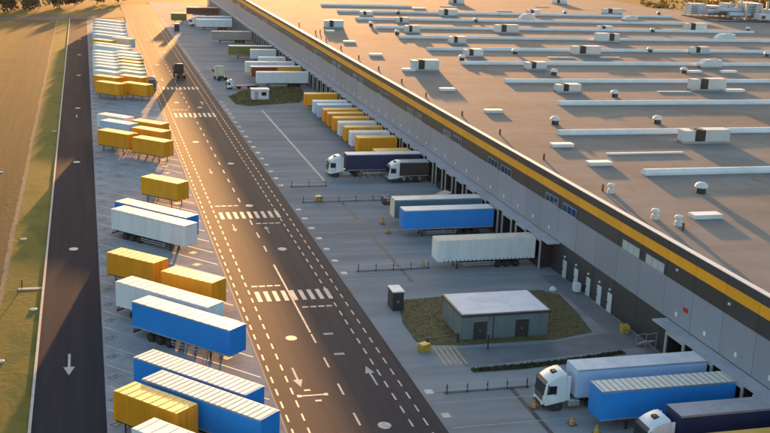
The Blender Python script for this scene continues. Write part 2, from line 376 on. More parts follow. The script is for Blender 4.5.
# white lane squares and lane lines on the dock yard
DOCK0, DSP = 77.8, 5.3
for k in range(-4, 75):
    y = DOCK0 + DSP * k
    if 96 < y < 128 or 264 < y < 282: continue
    if k not in (17, 18): struct('painted_square', G().quad(30.75, 31.55, y - 0.5, y + 0.5, 0.0225), 'paint', yard)
    x0 = 30.9 if y < 96 or 128 < y < 160 else 39.5
    struct('parking_line', G().quad(x0, 57, y - DSP / 2 - 0.06, y - DSP / 2 + 0.06, 0.0205), 'paint_worn', yard)
    if y > 178: struct('parking_line', G().quad(31, 38.8, y - DSP / 2 - 0.05, y - DSP / 2 + 0.05, 0.0205), 'paint_worn', yard)
# slanted bays in the truck park
BA = rad(-48.0); bd = Vector((math.cos(BA), math.sin(BA))); bn = Vector((-bd.y, bd.x))
for k in range(-8, 62):
    y = 137.2 + 5.25 * k
    if y < 20 or y - 17 > 456: continue
    a = Vector((0.95, y)); e = a + bd * 22.0
    if e.y < 12: continue
    w = bn * 0.07
    struct('bay_line', G().add([(*(a - w), 0.018), (*(e - w), 0.018), (*(e + w), 0.018), (*(a + w), 0.018)], [(0, 1, 2, 3)]), 'paint', truck_park)
    # dark stencilled bay marks at the head of the bay
    c0 = a + bd * 3.0 - bn * 1.75
    q = G()
    for t, u, du, dv in ((-0.5, 0, 0.09, 0.5), (-0.2, 0.45, 0.35, 0.08), (-0.2, -0.45, 0.35, 0.08), (0.12, 0, 0.09, 0.5), (0.45, 0.1, 0.08, 0.42), (0.7, 0.3, 0.25, 0.08), (0.75, -0.3, 0.25, 0.08)):
        pts = [c0 + bn * (t + i * du) * 0.8 - bd * (u + j * dv) * 0.8 for i, j in ((-1, -1), (1, -1), (1, 1), (-1, 1))]
        q.add([(p.x, p.y, 0.018) for p in pts], [(0, 1, 2, 3)])
    struct('bay_mark', q, 'paint_black', truck_park)
    if y < 240:
        pc = a + bd * 20.0 - bn * 1.75
        pts = [pc + bn * i * 0.5 + bd * j * 0.45 for i, j in ((-1, -1), (1, -1), (1, 1), (-1, 1))]
        struct('bay_square', G().add([(p.x, p.y, 0.019) for p in pts], [(0, 1, 2, 3)]), 'paint_yellow', truck_park)
# striped hatching beside the substation
for i in range(5):
    x = 34.75 + i * 0.56
    struct('hatch_stripe', G().add([(x, 99.6, 0.03), (x + 0.2, 99.65, 0.03), (x + 0.35, 104.9, 0.03), (x + 0.15, 104.85, 0.03)], [(0, 1, 2, 3)]), 'paint_yellow', yard)

# ------------------------------------------------------------------ warehouse
WX, WY0, WY1 = 59.1, 26.6, 551.0
PJ, PS = 82.9, 5.63
wh = thing('warehouse', 'huge flat roofed grey warehouse with yellow band and loading docks', 'warehouse', (WX, WY0, 0))
def wobj(name, gq, m, parent=None, smooth=False):
    return obj(name, gq.mesh(name, m, smooth), parent or wh, (0, 0, 0) if parent else (-WX, -WY0, 0))
wobj('wall', G().box(WX + 0.12, WX + 0.35, WY0, WY1, 0, 11.9), 'panel_dark')
rf = wobj('roof', G().box(WX + 0.36, 232, WY0, WY1, 11.7, 12.0).box(232, 420, WY0, 424, 11.7, 11.996), 'roof')
wobj('parapet', G().box(WX + 0.12, WX + 0.55, WY0, WY1, 11.902, 12.36), 'panel_dark')
wobj('parapet_cap', G().box(WX - 0.06, WX + 0.62, WY0, WY1, 12.362, 12.44), 'cap')
j0, jfar, j1 = -10, 33, 83
bands = [('parapet_panel', 11.42, 12.35, 'panel_dark', 0.0), ('yellow_panel', 10.3, 11.40, 'panel_yellow', 0.02), ('band_panel', 8.52, 10.28, 'panel_dark', 0.0), ('wall_panel', 4.22, 8.5, 'panel', 0.01), ('base_panel', 0.02, 4.2, 'panel_dark', 0.0)]
for nm, z0, z1, mm, proud in bands:
    me = G().box(-proud, 0.11, 0.03, PS - 0.03, z0, z1, 0).mesh(nm, mm)
    for j in range(j0, jfar): obj(nm, me, wh, (0, PJ + PS * j - WY0, 0))
    gq = G()
    for j in range(jfar, j1): gq.box(WX - proud, WX + 0.11, PJ + PS * j + 0.015, PJ + PS * (j + 1) - 0.015, z0, z1)
    tag(wobj(nm, gq, mm), kind='stuff')
# small plates on the light panels: dock numbers, too small to read
me = G().box(-0.03, 0.0, -0.2, 0.2, 0, 0.45).mesh('number_plate', 'white')
for j in list(range(-6, 3)) + list(range(8, 40)):
    obj('number_plate', me, wh, (-0.012, PJ + PS * (j + 0.5) - WY0, 4.98))
tag(wobj('notice_board', G().box(WX - 0.06, WX - 0.012, 94.8, 95.7, 6.05, 6.5), 'red'), 'red notice board on the wall above the dock')
for y, z in ((87.6, 9.7), (97.6, 9.9)): wobj('wall_lamp', G().box(WX - 0.22, WX, y - 0.15, y + 0.15, z - 0.12, z + 0.1, c=0.04), 'lamp_clear')
# band windows in pairs
def win_mesh(): 
    q = G()
    for (a, b, c, d) in ((-2.05, 2.05, 0, 0.07), (-2.05, 2.05, 1.03, 1.1)): q.box(-0.05, 0.0, a, b, c, d)
    for y in (-2.05, -0.72, 0.65, 1.98): q.box(-0.048, 0.0, y, y + 0.07, 0.072, 1.028)
    return q.mesh('window_frame', 'frame')
wfm = win_mesh(); wpm = G().box(-0.02, 0.0, 0, 1.28, 0, 0.955).mesh('pane', 'pane_blue')
for k in range(0, 19):
    for off in (-2.8, 2.8):
        y = 105.2 + 22.5 * k + off
        fo = obj('window', wfm, wh, (-0.002, y - WY0, 8.52))
        if k < 7:
            for i in range(3): obj('pane', wpm, fo, (-0.001, -1.975 + i * 1.353, 0.072), m='pane_pale' if k == 0 else None)  # panes of the nearest window pair are a paler grey-green
        else:
            obj('pane', cached('widepane', lambda: G().box(-0.02, 0, -1.975, 1.975, 0.075, 1.025).mesh('pane', 'pane_blue')), fo, (-0.001, 0, 0))
# doors of the office section
for i, y in enumerate((124.9, 121.4, 117.8, 114.7, 111.9)):
    d = obj('door', G().box(-0.05, 0.0, -0.55, 0.55, 0.03, 2.35).mesh('door', 'hvac'), wh, (-0.002, y - WY0, 0))
    obj('handle', G().box(-0.12, -0.051, 0.36, 0.46, 1.0, 1.2).mesh('handle', 'chassis'), d)
    obj('door_light', G().box(-0.2, 0.0, -0.15, 0.15, 2.75, 2.95, c=0.03).mesh('door_light', 'lamp_clear'), d)
# canopies over the docks
for y0, y1 in ((30, 98.8), (126.8, WY1)):
    y = y0
    while y < y1 - 0.1:
        e = min(y + 10.6, y1)
        if y < 230: wobj('canopy', G().box(57.35, WX - 0.02, y + 0.02, e - 0.02, 3.98, 4.14), 'canopy')
        else:
            wobj('canopy', G().box(57.35, WX - 0.02, y + 0.02, WY1, 3.98, 4.14), 'canopy'); break
        y = e
# dock gates: light portal, rubber shelter, door, leveller bumpers
frame_me = (lambda q: (q.box(-1.9, -1.72, -1.86, -1.6, 0.02, 3.95), q.box(-1.9, -1.72, 1.6, 1.86, 0.02, 3.95), q.box(-1.9, -1.72, -1.598, 1.598, 3.72, 3.95), q)[3])(G()).mesh('gate_frame', 'frame')
shel_me = (lambda q: (q.box(-1.7, -0.02, -1.8, -1.58, 0.9, 3.9), q.box(-1.7, -0.02, 1.58, 1.8, 0.9, 3.9), q.box(-1.7, -0.02, -1.578, 1.578, 3.6, 3.9), q)[3])(G()).mesh('shelter', 'rubber')
ddoor_me = (lambda q: ([q.box(-0.06 - 0.02 * (k % 2), -0.003, -1.5, 1.5, 1.1 + k * 0.62, 1.1 + k * 0.62 + 0.6) for k in range(4)], q)[1])(G()).mesh('gate_door', 'dock_door')
bump_me = (lambda q: (q.box(-1.7, -0.003, -1.45, 1.45, 0.02, 1.08), q.box(-1.9, -1.705, -1.3, -1.0, 0.5, 1.05), q.box(-1.9, -1.705, 1.0, 1.3, 0.5, 1.05), q)[3])(G()).mesh('dock_leveller', 'chassis')
for k in list(range(-8, 4)) + list(range(10, 88)):
    gt = obj('dock_gate', frame_me, wh, (0, DOCK0 + DSP * k - WY0, 0))
    if k < 60:
        obj('shelter', shel_me, gt); obj('gate_door', ddoor_me, gt); obj('dock_leveller', bump_me, gt)
# skylight strips on the roof
def barrel(x0, x1, y, w, h):
    q = G(); prof = [(-w / 2, 0.0), (-w / 2, h * 0.4)]
    for i in range(9):
        a = PI - PI * i / 8; prof.append((math.cos(a) * w * 0.47, h * 0.42 + math.sin(a) * h * 0.58))
    prof += [(w / 2, h * 0.4), (w / 2, 0.0)]
    q.extrude([(y + p, 12.0 + z) for p, z in prof], x0, x1, 'x')
    xx = x0 + 3.0
    while xx < x1 - 1:
        q.extrude([(y + p * 1.03, 12.0 + z * 1.035) for p, z in prof], xx, xx + 0.1, 'x'); xx += 3.0
    return q
SKY = [(72.5, 131.2), (72.3, 159.4), (84.5, 187.3), (84.5, 215.2), (84.5, 243.5), (84.5, 270.9), (84.8, 298.5), (85, 325.4), (85.2, 352.6), (85.2, 380.0), (85, 407), (85, 434)]
for i, (x, y) in enumerate(SKY):
    e = 215 if i < 10 else (120 if i == 10 else 60)
    if e > x:
        s_ = obj('skylight', barrel(x, e, y, 1.5, 0.76).mesh('skylight', 'skylight', True), rf)
for x, y, w in ((66.9, 203.7, 3.0), (67.1, 231.7, 2.8), (67.3, 179.1, 3.2), (67.2, 149.5, 3.4), (67.3, 136.9, 3.4), (67.3, 108.8, 3.6), (66, 284.7, 3.1), (66.2, 257.6, 3.1), (66.8, 312, 2.6), (136.2, 229.9, 3.4), (145.2, 230, 3.8), (128.6, 201.7, 4.5), (111.7, 256, 7.1), (126.3, 256.7, 5.5), (73.2, 143.7, 12.5), (112.6, 201.2, 7.5), (150, 395, 6), (176, 420, 6), (118, 398, 5), (133, 412, 7), (205, 410, 6)):
    thin = w > 5
    q = G().box(x, x + w, y, y + (0.5 if thin else 1.5), 12.0, 12.18 if thin else 12.3).box(x - 0.05, x + w + 0.05, y - 0.05, y + (0.55 if thin else 1.55), 12.183 if thin else 12.303, 12.26 if thin else 12.5, c=0.06)
    obj('roof_hatch', q.mesh('roof_hatch', 'skylight'), rf)
def cowl():
    q = G().lathe((0, 0, 0), [(0.62, 0), (0.6, 0.75)], 14, 1)
    q.lathe((0, 0, 0), [(0.78, 0.72), (0.86, 0.8), (0.84, 0.95), (0.7, 1.2), (0.42, 1.38), (0.12, 1.45)], 14, 0)
    return q.mesh('vent_cowl', ['hvac', 'charcoal'], True)
cw_me = cowl()
for x, y in ((85.1, 331.5), (86.8, 307.6), (106.1, 375.7), (125.9, 350.1), (87, 250.2), (105.9, 263.7), (100.4, 226.1), (75.4, 167.8), (100.2, 195.8), (94.3, 167.7), (174.9, 388.1), (177.5, 324.7), (217, 393.5), (147.6, 270.4), (217.6, 332.5), (178.4, 262.4), (134.8, 229.9), (75, 120.6)):
    obj('vent_cowl', cw_me, rf, (x, y, 12.0))
st_me = G().cyl((0, 0, 0.45), 0.16, 0.9, n=10, mi=0).mesh('roof_stub', 'rust')
for x, y in ((61.6, 196.5), (61.9, 176.3), (62.6, 159.9), (62.3, 141.5), (62.5, 123), (63.3, 104.5), (61.8, 214), (61.9, 233), (62, 252), (62, 271), (62.2, 290), (63, 308), (64.5, 309), (66, 310), (62.4, 330)):
    obj('roof_stub', st_me, rf, (x, y, 12.0))
pv_me = G().lathe((0, 0, 0), [(0.45, 0), (0.42, 0.5), (0.25, 0.55), (0.25, 0.85), (0.5, 0.9), (0.45, 1.15), (0.1, 1.25)], 12).mesh('pipe_vent', 'hvac', True)
for x, y in ((63.1, 121.9), (62.6, 109.6), (63.9, 106.6)): obj('pipe_vent', pv_me, rf, (x, y, 12.0))

# ------------------------------------------------------------------ rooftop ventilation units
def unit_meshes(w, h, flip):
    k = w
    a0, a1, b1 = (0, 0.24, 0.46)
    q1 = G().box(k * b1 + 0.01, k, 0, 2.3, 0.35, h, c=0.05)            # main casing
    q2 = G().box(0, k * a1 - 0.01, 0.05, 2.2, 0.35, h - 0.12, c=0.05)  # intake casing
    q3 = G().box(k * a1, k * b1, 0.12, 2.2, 0.4, h - 0.05)             # louvre core
    for i in range(6): q3.box(k * a1 + 0.03, k * b1 - 0.03, 0.03, 0.115, 0.5 + i * (h - 0.75) / 6, 0.5 + i * (h - 0.75) / 6 + 0.1)
    for i in range(2): q3.cyl((k * (a1 + b1) / 2, 0.65 + i * 1.0, h), 0.4, 0.12, n=12)
    q4 = G()
    for y in (0.15, 2.0): q4.box(-0.15, k + 0.15, y, y + 0.18, 0.0, 0.33)
    for x in (0.1, k / 2, k - 0.3): q4.box(x, x + 0.18, 0.34, 1.99, 0.05, 0.3)
    return q1, q2, q3, q4
UN = [(69.0, 323.4, 5.6, 2.3), (90.2, 365.5, 4.1, 1.6), (96.5, 342.5, 3.9, 1.8), (90.7, 312, 4.2, 2.2), (69.2, 231.8, 6.2, 2.4), (119.9, 370.6, 6.3, 2.4), (141.8, 426.1, 6, 1.8), (120, 315.3, 7.3, 2.5), (95.4, 284.8, 4.6, 2.0), (90.1, 256.9, 4.7, 1.9), (144.1, 356.3, 5.5, 2.3, 's'), (158.8, 385.2, 4.8, 1.6), (97.2, 234, 4.8, 1.8), (191.7, 437.4, 5.9, 1.8), (192.5, 391.3, 7.7, 2.1), (186.5, 362.7, 5.4, 1.7, 's'), (159, 325.6, 4.8, 1.6), (143, 293.6, 7.2, 2.5, 'f'), (121.5, 262.5, 7.7, 2.3), (192.3, 329.5, 7.6, 2.6), (186, 299.9, 6.1, 2.1, 's'), (158.2, 266.7, 5.4, 1.9), (144.5, 238.6, 5.6, 2.0, 's'), (90.4, 200.9, 5.0, 1.7), (121.5, 203.1, 7.9, 2.5), (89.7, 150.6, 8.0, 2.15)]
ORD = ['first', 'second', 'third', 'fourth', 'fifth', 'sixth', 'seventh', 'eighth', 'ninth', 'tenth', 'eleventh', 'twelfth', 'thirteenth']
rows = {}
for u in UN:
    r = sum(1 for s_ in SKY if s_[1] < u[1] + 1.2)        # how many strips lie nearer than the unit
    rows.setdefault(r, []).append(u)
for r, us in rows.items():
    us.sort(key=lambda u: u[0])
    for i, u in enumerate(us):
        x, y, w, h = u[:4]; kind = u[4] if len(u) > 4 else ''
        look = {'': 'white rooftop ventilation unit with dark louvres', 'f': 'white rooftop ventilation unit with dark right end', 's': 'plain white rooftop duct unit with sloping end'}[kind]
        pos = '' if len(us) == 1 else ', %s from the left' % ORD[i]
        where = 'in the roof bay behind the %s skylight strip from the front' % ORD[r - 1] if r else 'at the roof front'
        lab = {'': 'white louvred ventilation unit', 'f': 'white ventilation unit, dark right end', 's': 'white duct unit with sloping end'}[kind] + ' just behind the %s roof skylight' % ORD[max(r - 1, 0)] + pos
        if (x, y) == (69.2, 231.8): lab = 'white louvred ventilation unit standing alone nearest the yellow parapet, mid roof'
        if (x, y) == (69.0, 323.4): lab = 'white louvred ventilation unit standing alone near the parapet, far end of roof'
        t = thing('rooftop_unit', lab, 'ventilation unit', (x, y, 12.0), 0, 'ventilation units on the warehouse roof')
        if kind == 's':
            obj('casing', G().extrude([(0.9, 0.3), (w, 0.3), (w, h), (1.5, h), (0, h * 0.45), (0, 0.3)], 0, 2.3, 'y').mesh('casing', 'hvac'), t)
            q = G()
            for yy in (0.15, 2.0): q.box(0.05, w + 0.1, yy, yy + 0.18, 0.0, 0.29)
            obj('base_frame', q.mesh('base_frame', 'frame'), t)
            obj('duct_cap', G().box(w * 0.55, w * 0.85, 0.6, 1.7, h, h + 0.18, c=0.03).mesh('duct_cap', 'frame'), t)
        else:
            q1, q2, q3, q4 = unit_meshes(w, h, kind == 'f')
            o = [obj('casing', q1.mesh('casing', 'hvac'), t), obj('intake_casing', q2.mesh('intake_casing', 'hvac'), t), obj('louvre', q3.mesh('louvre', 'charcoal'), t), obj('base_frame', q4.mesh('base_frame', 'frame'), t)]
            if kind == 'f':
                for k in o: k.rotation_euler = (0, 0, PI); k.location = (w, 2.3, 0)
# large plant on the far corner of the roof
t = thing('rooftop_plant', 'cluster of grey air handling boxes and ducts at far corner of roof', 'air handling', (226, 366, 12.0))
obj('plinth', G().box(0, 30, 0, 26, 0, 0.38).mesh('plinth', 'charcoal'), t)
for (x0, x1, y0, y1, h, m_) in ((0.5, 7, 20, 25, 5.0, 'hvac'), (7.4, 13, 18, 24, 4.4, 'duct'), (13.4, 17, 16, 22, 5.6, 'hvac'), (17.5, 24, 8, 16, 6.4, 'duct'), (24.3, 29.5, 3, 10, 4.4, 'hvac'), (19, 23, 1, 6, 3.0, 'hvac')):
    b_ = obj('air_handler', G().box(x0, x1, y0, y1, 0.9, h, c=0.12).mesh('air_handler', m_), t)
    q = G()
    for k in range(5): q.box(x0 + 0.3, x0 + (x1 - x0) * 0.45, y0 - 0.08, y0 - 0.004, 1.2 + k * (h - 1.8) / 5, 1.2 + k * (h - 1.8) / 5 + 0.22)
    obj('louvre', q.mesh('louvre', 'charcoal'), b_)
    q = G()
    for xx in (x0 + 0.2, x1 - 0.5):
        for yy in (y0 + 0.2, y1 - 0.5): q.box(xx, xx + 0.3, yy, yy + 0.3, 0.381, 0.899)
    obj('support', q.mesh('support', 'frame'), b_)
for k, (x, y, z, l) in enumerate(((10, 14.5, 2.4, 12), (12, 11.5, 3.4, 10), (14, 8, 2.0, 9))):
    obj('duct', G().cyl((x, y, z), 1.0, l, axis='x', n=14).box(x - 0.3, x + 0.3, y - 0.3, y + 0.3, 0.381, z - 0.9).mesh('duct', 'duct', True), t)
for k in range(6): obj('exhaust_stack', G().cyl((14 + k * 2.2, 14.2 - (k % 2) * 7.5, 3.4), 0.5, 6.0 + (k % 3) * 0.8, n=12).mesh('exhaust_stack', 'duct', True), t)
t = thing('rooftop_enclosure', 'low cream box enclosure right of the grey rooftop ducts', 'enclosure', (262, 372, 12.0))
obj('casing', G().box(0, 26, 0, 5, 0.3, 3.6, c=0.1).mesh('casing', 'cream'), t)
obj('base', G().box(-0.2, 26.2, -0.2, 5.2, 0, 0.29).mesh('base', 'charcoal'), t)
obj('lid', G().box(-0.1, 26.1, -0.1, 5.1, 3.605, 3.75).mesh('lid', 'roof_white'), t)

# ------------------------------------------------------------------ wheels
def wheel_me(r=0.5, w=0.3):
    return G().lathe((0, 0, 0), [(r * 0.62, -w / 2), (r * 0.92, -w / 2), (r, -w * 0.36), (r, w * 0.36), (r * 0.92, w / 2), (r * 0.62, w / 2)], 18).mesh('tyre', 'rubber', True)
def rim_me(r=0.5, w=0.3):
    return G().lathe((0, 0, 0), [(r * 0.62, -w * 0.42), (r * 0.6, w * 0.3), (r * 0.35, w * 0.34), (r * 0.3, w * 0.46), (r * 0.12, w * 0.5)], 14).mesh('rim', 'rim', True)
def wheel(parent, x, y, r=0.5, w=0.32):
    me = cached(('tyre', r, w), lambda: wheel_me(r, w)); mr = cached(('rim', r, w), lambda: rim_me(r, w))
    o = obj('wheel', me, parent, (x, y, r)); o.rotation_euler = (-PI / 2 if y > 0 else PI / 2, 0, 0)
    obj('rim', mr, o)

# ------------------------------------------------------------------ semi-trailer (front end at +x, origin under the middle)
def ribs_roof(L, W, z, step, hgt, bowmat):
    q = G().box(-L / 2 + 0.03, L / 2 - 0.03, -W / 2 + 0.03, W / 2 - 0.03, z, z + 0.03, 0)
    n = int((L - 0.4) / step); s0 = -(n * step) / 2
    for i in range(n + 1):
        x = s0 + i * step; q.box(x - 0.06, x + 0.06, -W / 2 + 0.06, W / 2 - 0.06, z + 0.012, z + 0.03 + hgt, 1)
    return q
def trailer_parts(t, body, roof, L=13.6, W=2.55, top=3.97, ox=0.0, ribs=False, straps=False, rear_wheels=True, rear='white', two=None, front=None):
    zb = 1.18
    hd = cached(('body', L, W, top), lambda: G().box(-L / 2, L / 2, -W / 2, W / 2, zb, top, c=0.05).mesh('body', 'white'))
    b = obj('body', hd, t, (ox, 0, 0), m=body)
    if two: obj('curtain', cached(('half', L, top), lambda: G().box(-0.3, L / 2 - 0.05, -W / 2 - 0.015, W / 2 + 0.015, zb + 0.12, top - 0.12).mesh('curtain', 'white')), t, (ox, 0, 0), m=two)
    if ribs: r = obj('roof', cached(('rroof', L, W, top), lambda: ribs_roof(L, W, top + 0.004, 0.62, 0.016, 'bow').mesh('roof', ['roof_ribbed', 'bow'])), t, (ox, 0, 0))
    if ribs == 'faint': r.material_slots[1].link = 'OBJECT'; r.material_slots[1].material = M['roof_beige']; r.material_slots[0].link = 'OBJECT'; r.material_slots[0].material = M['roof_white']
    else: r = obj('roof', cached(('roof', L, W, top), lambda: ribs_roof(L, W, top + 0.002, 1.13, 0.012, None).mesh('roof', ['roof_white', 'roof_white'])), t, (ox, 0, 0), m=roof)
    if not ribs: r.material_slots[1].link = 'OBJECT'; r.material_slots[1].material = M[roof]
    rail = cached(('rail', L, W, top), lambda: (lambda q: (q.box(-L / 2 + 0.02, L / 2 - 0.02, -0.02, 0.02, top - 0.12, top - 0.02), q.box(-L / 2 + 0.02, L / 2 - 0.02, -0.02, 0.02, zb - 0.02, zb + 0.1), q)[2])(G()).mesh('side_rail', 'alu'))
    for s in (-1, 1): obj('side_rail', rail, t, (ox, s * (W / 2 + 0.006), 0), m=None if body != 'white' else 'white')
    door = cached(('rdoor', W, top), lambda: (lambda q: (q.box(-0.05, 0, 0.03, W / 2 - 0.05, zb + 0.06, top - 0.08), q)[1])(G()).mesh('rear_door', 'white'))
    bar = cached(('bar', W, top), lambda: (lambda q: ([q.box(-0.09, -0.052, y, y + 0.04, zb + 0.1, top - 0.12) for y in (0.3, 0.85)], q)[1])(G()).mesh('lock_bar', 'alu'))
    for s in (-1, 1):
        d = obj('rear_door', door, t, (ox - L / 2 - 0.002, 0, 0), m=rear); d.scale = (1, s, 1)
        obj('lock_bar', bar, d)
    obj('front_panel', cached(('fp', W, top), lambda: G().box(0, 0.05, -W / 2 + 0.08, W / 2 - 0.08, zb + 0.1, top - 0.1, c=0.02).mesh('front_panel', 'white')), t, (ox + L / 2 + 0.002, 0, 0), m=front or body)
    if straps:
        q = cached(('straps', L), lambda: (lambda q: ([q.box(-L / 2 + 0.5 + i * 0.55, -L / 2 + 0.6 + i * 0.55, -0.03, 0.03, zb - 0.12, zb + 0.16) for i in range(int((L - 0.8) / 0.55))], q)[1])(G()).mesh('strap_row', 'charcoal'))
        for s in (-1, 1): tag(obj('strap_row', q, t, (ox, s * (W / 2 + 0.03), 0)), kind='stuff')
    obj('chassis', cached(('chassis', L), lambda: (lambda q: (q.box(-L / 2 + 0.1, L / 2 - 3.2, -0.55, -0.4, 0.72, 1.17), q.box(-L / 2 + 0.1, L / 2 - 3.2, 0.4, 0.55, 0.72, 1.17), q.box(L / 2 - 3.2, L / 2 - 0.3, -0.55, 0.55, 1.02, 1.17), [q.box(x, x + 0.12, -1.2, 1.2, 1.0, 1.16) for x in [-L / 2 + 0.4 + i * 1.3 for i in range(10)]], [q.cyl((-L / 2 + a, 0, 0.5), 0.07, 2.0, axis='y', n=8) for a in (2.55, 3.86, 5.17)], q)[5])(G()).mesh('chassis', 'chassis')), t, (ox, 0, 0))
    if rear_wheels:
        for a in (2.55, 3.86, 5.17):
            for s in (-1, 1): wheel(t, ox - L / 2 + a, s * 1.05, 0.49, 0.38)
    leg = cached('lleg', lambda: (lambda q: (q.box(-0.07, 0.07, -0.07, 0.07, 0.06, 1.1), q.box(-0.16, 0.16, -0.14, 0.14, 0.015, 0.06), q.bar((0.08, 0, 0.5), (0.5, 0, 1.08), 0.05), q)[3])(G()).mesh('landing_leg', 'chassis'))
    for s in (-1, 1): obj('landing_leg', leg, t, (ox + L / 2 - 2.9, s * 0.85, 0))
    sg = cached(('guard', L), lambda: (lambda q: (q.box(-2.0, 2.6, -0.02, 0.02, 0.45, 0.57), q.box(-2.0, 2.6, -0.02, 0.02, 0.75, 0.87), [q.box(x, x + 0.06, -0.015, 0.015, 0.572, 1.17) for x in (-1.8, 0.2, 2.3)], q)[3])(G()).mesh('side_guard', 'alu'))
    for s in (-1, 1): obj('side_guard', sg, t, (ox + 0.7, s * 1.2, 0))
    obj('rear_bumper', cached('rbump', lambda: G().box(-0.08, 0.06, -1.2, 1.2, 0.45, 0.62).mesh('rear_bumper', 'chassis')), t, (ox - L / 2 + 0.1, 0, 0))
    for s in (-1, 1): obj('tail_lamp', cached('tlamp', lambda: G().box(-0.05, 0.0, -0.2, 0.2, 0.66, 0.78).mesh('tail_lamp', 'lamp_red')), t, (ox - L / 2 + 0.02, s * 0.95, 0))
    return b

def semi_trailer(label, body, roof, x, y, ang, group, **kw):
    t = thing('semi_trailer', label, 'trailer', (x, y, 0.02), rad(ang), group)
    trailer_parts(t, body, roof, **kw); return t

# ------------------------------------------------------------------ swap body on legs (origin under the middle)
def swap_body(label, body, roof, x, y, ang, group, L=7.45, W=2.55, legs=True, top=3.86, dz=0.0, name='swap_body'):
    t = thing(name, label, 'container', (x, y, 0.02), rad(ang), group)
    zb = 1.2
    obj('body', cached(('sbody', L, top), lambda: (lambda q: (q.box(-L / 2, L / 2, -W / 2, W / 2, zb, top, c=0.05), [q.box(xx, xx + 0.05, s * W / 2 - 0.002, s * (W / 2 + 0.022), zb + 0.15, top - 0.14) for xx in [-L / 2 + 0.6 + i * 0.62 for i in range(int((L - 0.9) / 0.62) + 1)] for s in (-1, 1)], q)[2])(G()).mesh('body', 'yellow')), t, m=body)
    r = obj('roof', cached(('sroof', L, top), lambda: ribs_roof(L, W, top + 0.002, 0.93, 0.014, None).mesh('roof', ['yellow_roof', 'yellow_roof'])), t, m=roof)
    r.material_slots[1].link = 'OBJECT'; r.material_slots[1].material = M[roof]
    post = cached(('post', top), lambda: G().box(-0.09, 0.09, -0.09, 0.09, zb - 0.15, top - 0.05).mesh('corner_post', 'yellow'))
    for sx in (-1, 1):
        for sy in (-1, 1): obj('corner_post', post, t, (sx * (L / 2 - 0.07), sy * (W / 2 - 0.07), 0), m=body)
    door = cached(('sdoor', top), lambda: (lambda q: (q.box(0.0, 0.05, 0.04, W / 2 - 0.18, zb + 0.08, top - 0.1), [q.box(0.052, 0.09, yy, yy + 0.04, zb + 0.1, top - 0.12) for yy in (0.25, 0.8)], q)[2])(G()).mesh('end_door', 'yellow'))
    for s in (-1, 1):
        d = obj('end_door', door, t, (L / 2 + 0.003, 0, 0), m=body); d.scale = (1, s, 1)
    obj('floor_frame', cached(('ffr', L), lambda: (lambda q: (q.box(-L / 2 + 0.1, L / 2 - 0.1, -0.6, -0.45, zb - 0.16, zb - 0.002), q.box(-L / 2 + 0.1, L / 2 - 0.1, 0.45, 0.6, zb - 0.16, zb - 0.002), q.box(-L / 2 + 0.17, L / 2 - 0.17, -W / 2 + 0.02, -W / 2 + 0.12, zb - 0.14, zb - 0.002), q.box(-L / 2 + 0.17, L / 2 - 0.17, W / 2 - 0.12, W / 2 - 0.02, zb - 0.14, zb - 0.002), q)[4])(G()).mesh('floor_frame', 'chassis')), t)
    if legs:
        leg = cached('sleg', lambda: (lambda q: (q.box(-0.05, 0.05, -0.05, 0.05, 0.05, 1.06), q.box(-0.12, 0.12, -0.12, 0.12, 0.0, 0.049), q.bar((0, 0, 0.45), (0.55, 0, 1.04), 0.05), q)[3])(G()).mesh('leg', 'charcoal'))
        for sx in (-1, 1):
            for sy in (-1, 1):
                o = obj('leg', leg, t, (sx * (L / 2 - 1.3), sy * (W / 2 - 0.1), 0)); o.scale = (-sx, 1, 1)
    return t

# ------------------------------------------------------------------ tractor unit (front bumper at x = 0, chassis runs to -x)
def loft_cab(W=2.46):
    """cab shell: side outline lofted over four widths so that front corners are rounded"""
    prof = [(-2.25, 0.95), (-0.12, 0.62), (0.0, 0.75), (0.0, 1.45), (-0.03, 1.62), (-0.26, 2.75), (-0.42, 2.98), (-0.95, 3.36), (-1.75, 3.66), (-2.2, 3.68)]
    q = G(); n = len(prof); vs = []
    for t in (-1, -0.86, 0.86, 1):
        edge = abs(t) > 0.9
        for x, z in prof:
            if edge: x2 = x - (0.16 if x > -0.5 else 0.0); z2 = z - (0.14 if z > 3.3 else 0) ; vs.append((x2, t * W / 2, z2))
            else: vs.append((x, t * W / 2, z))
    fs = [tuple(range(n - 1, -1, -1)), tuple(range(3 * n, 4 * n))]
    for k in range(3):
        for i in range(n): j = (i + 1) % n; fs.append((k * n + i, k * n + j, (k + 1) * n + j, (k + 1) * n + i))
    q.add(vs, fs); return q
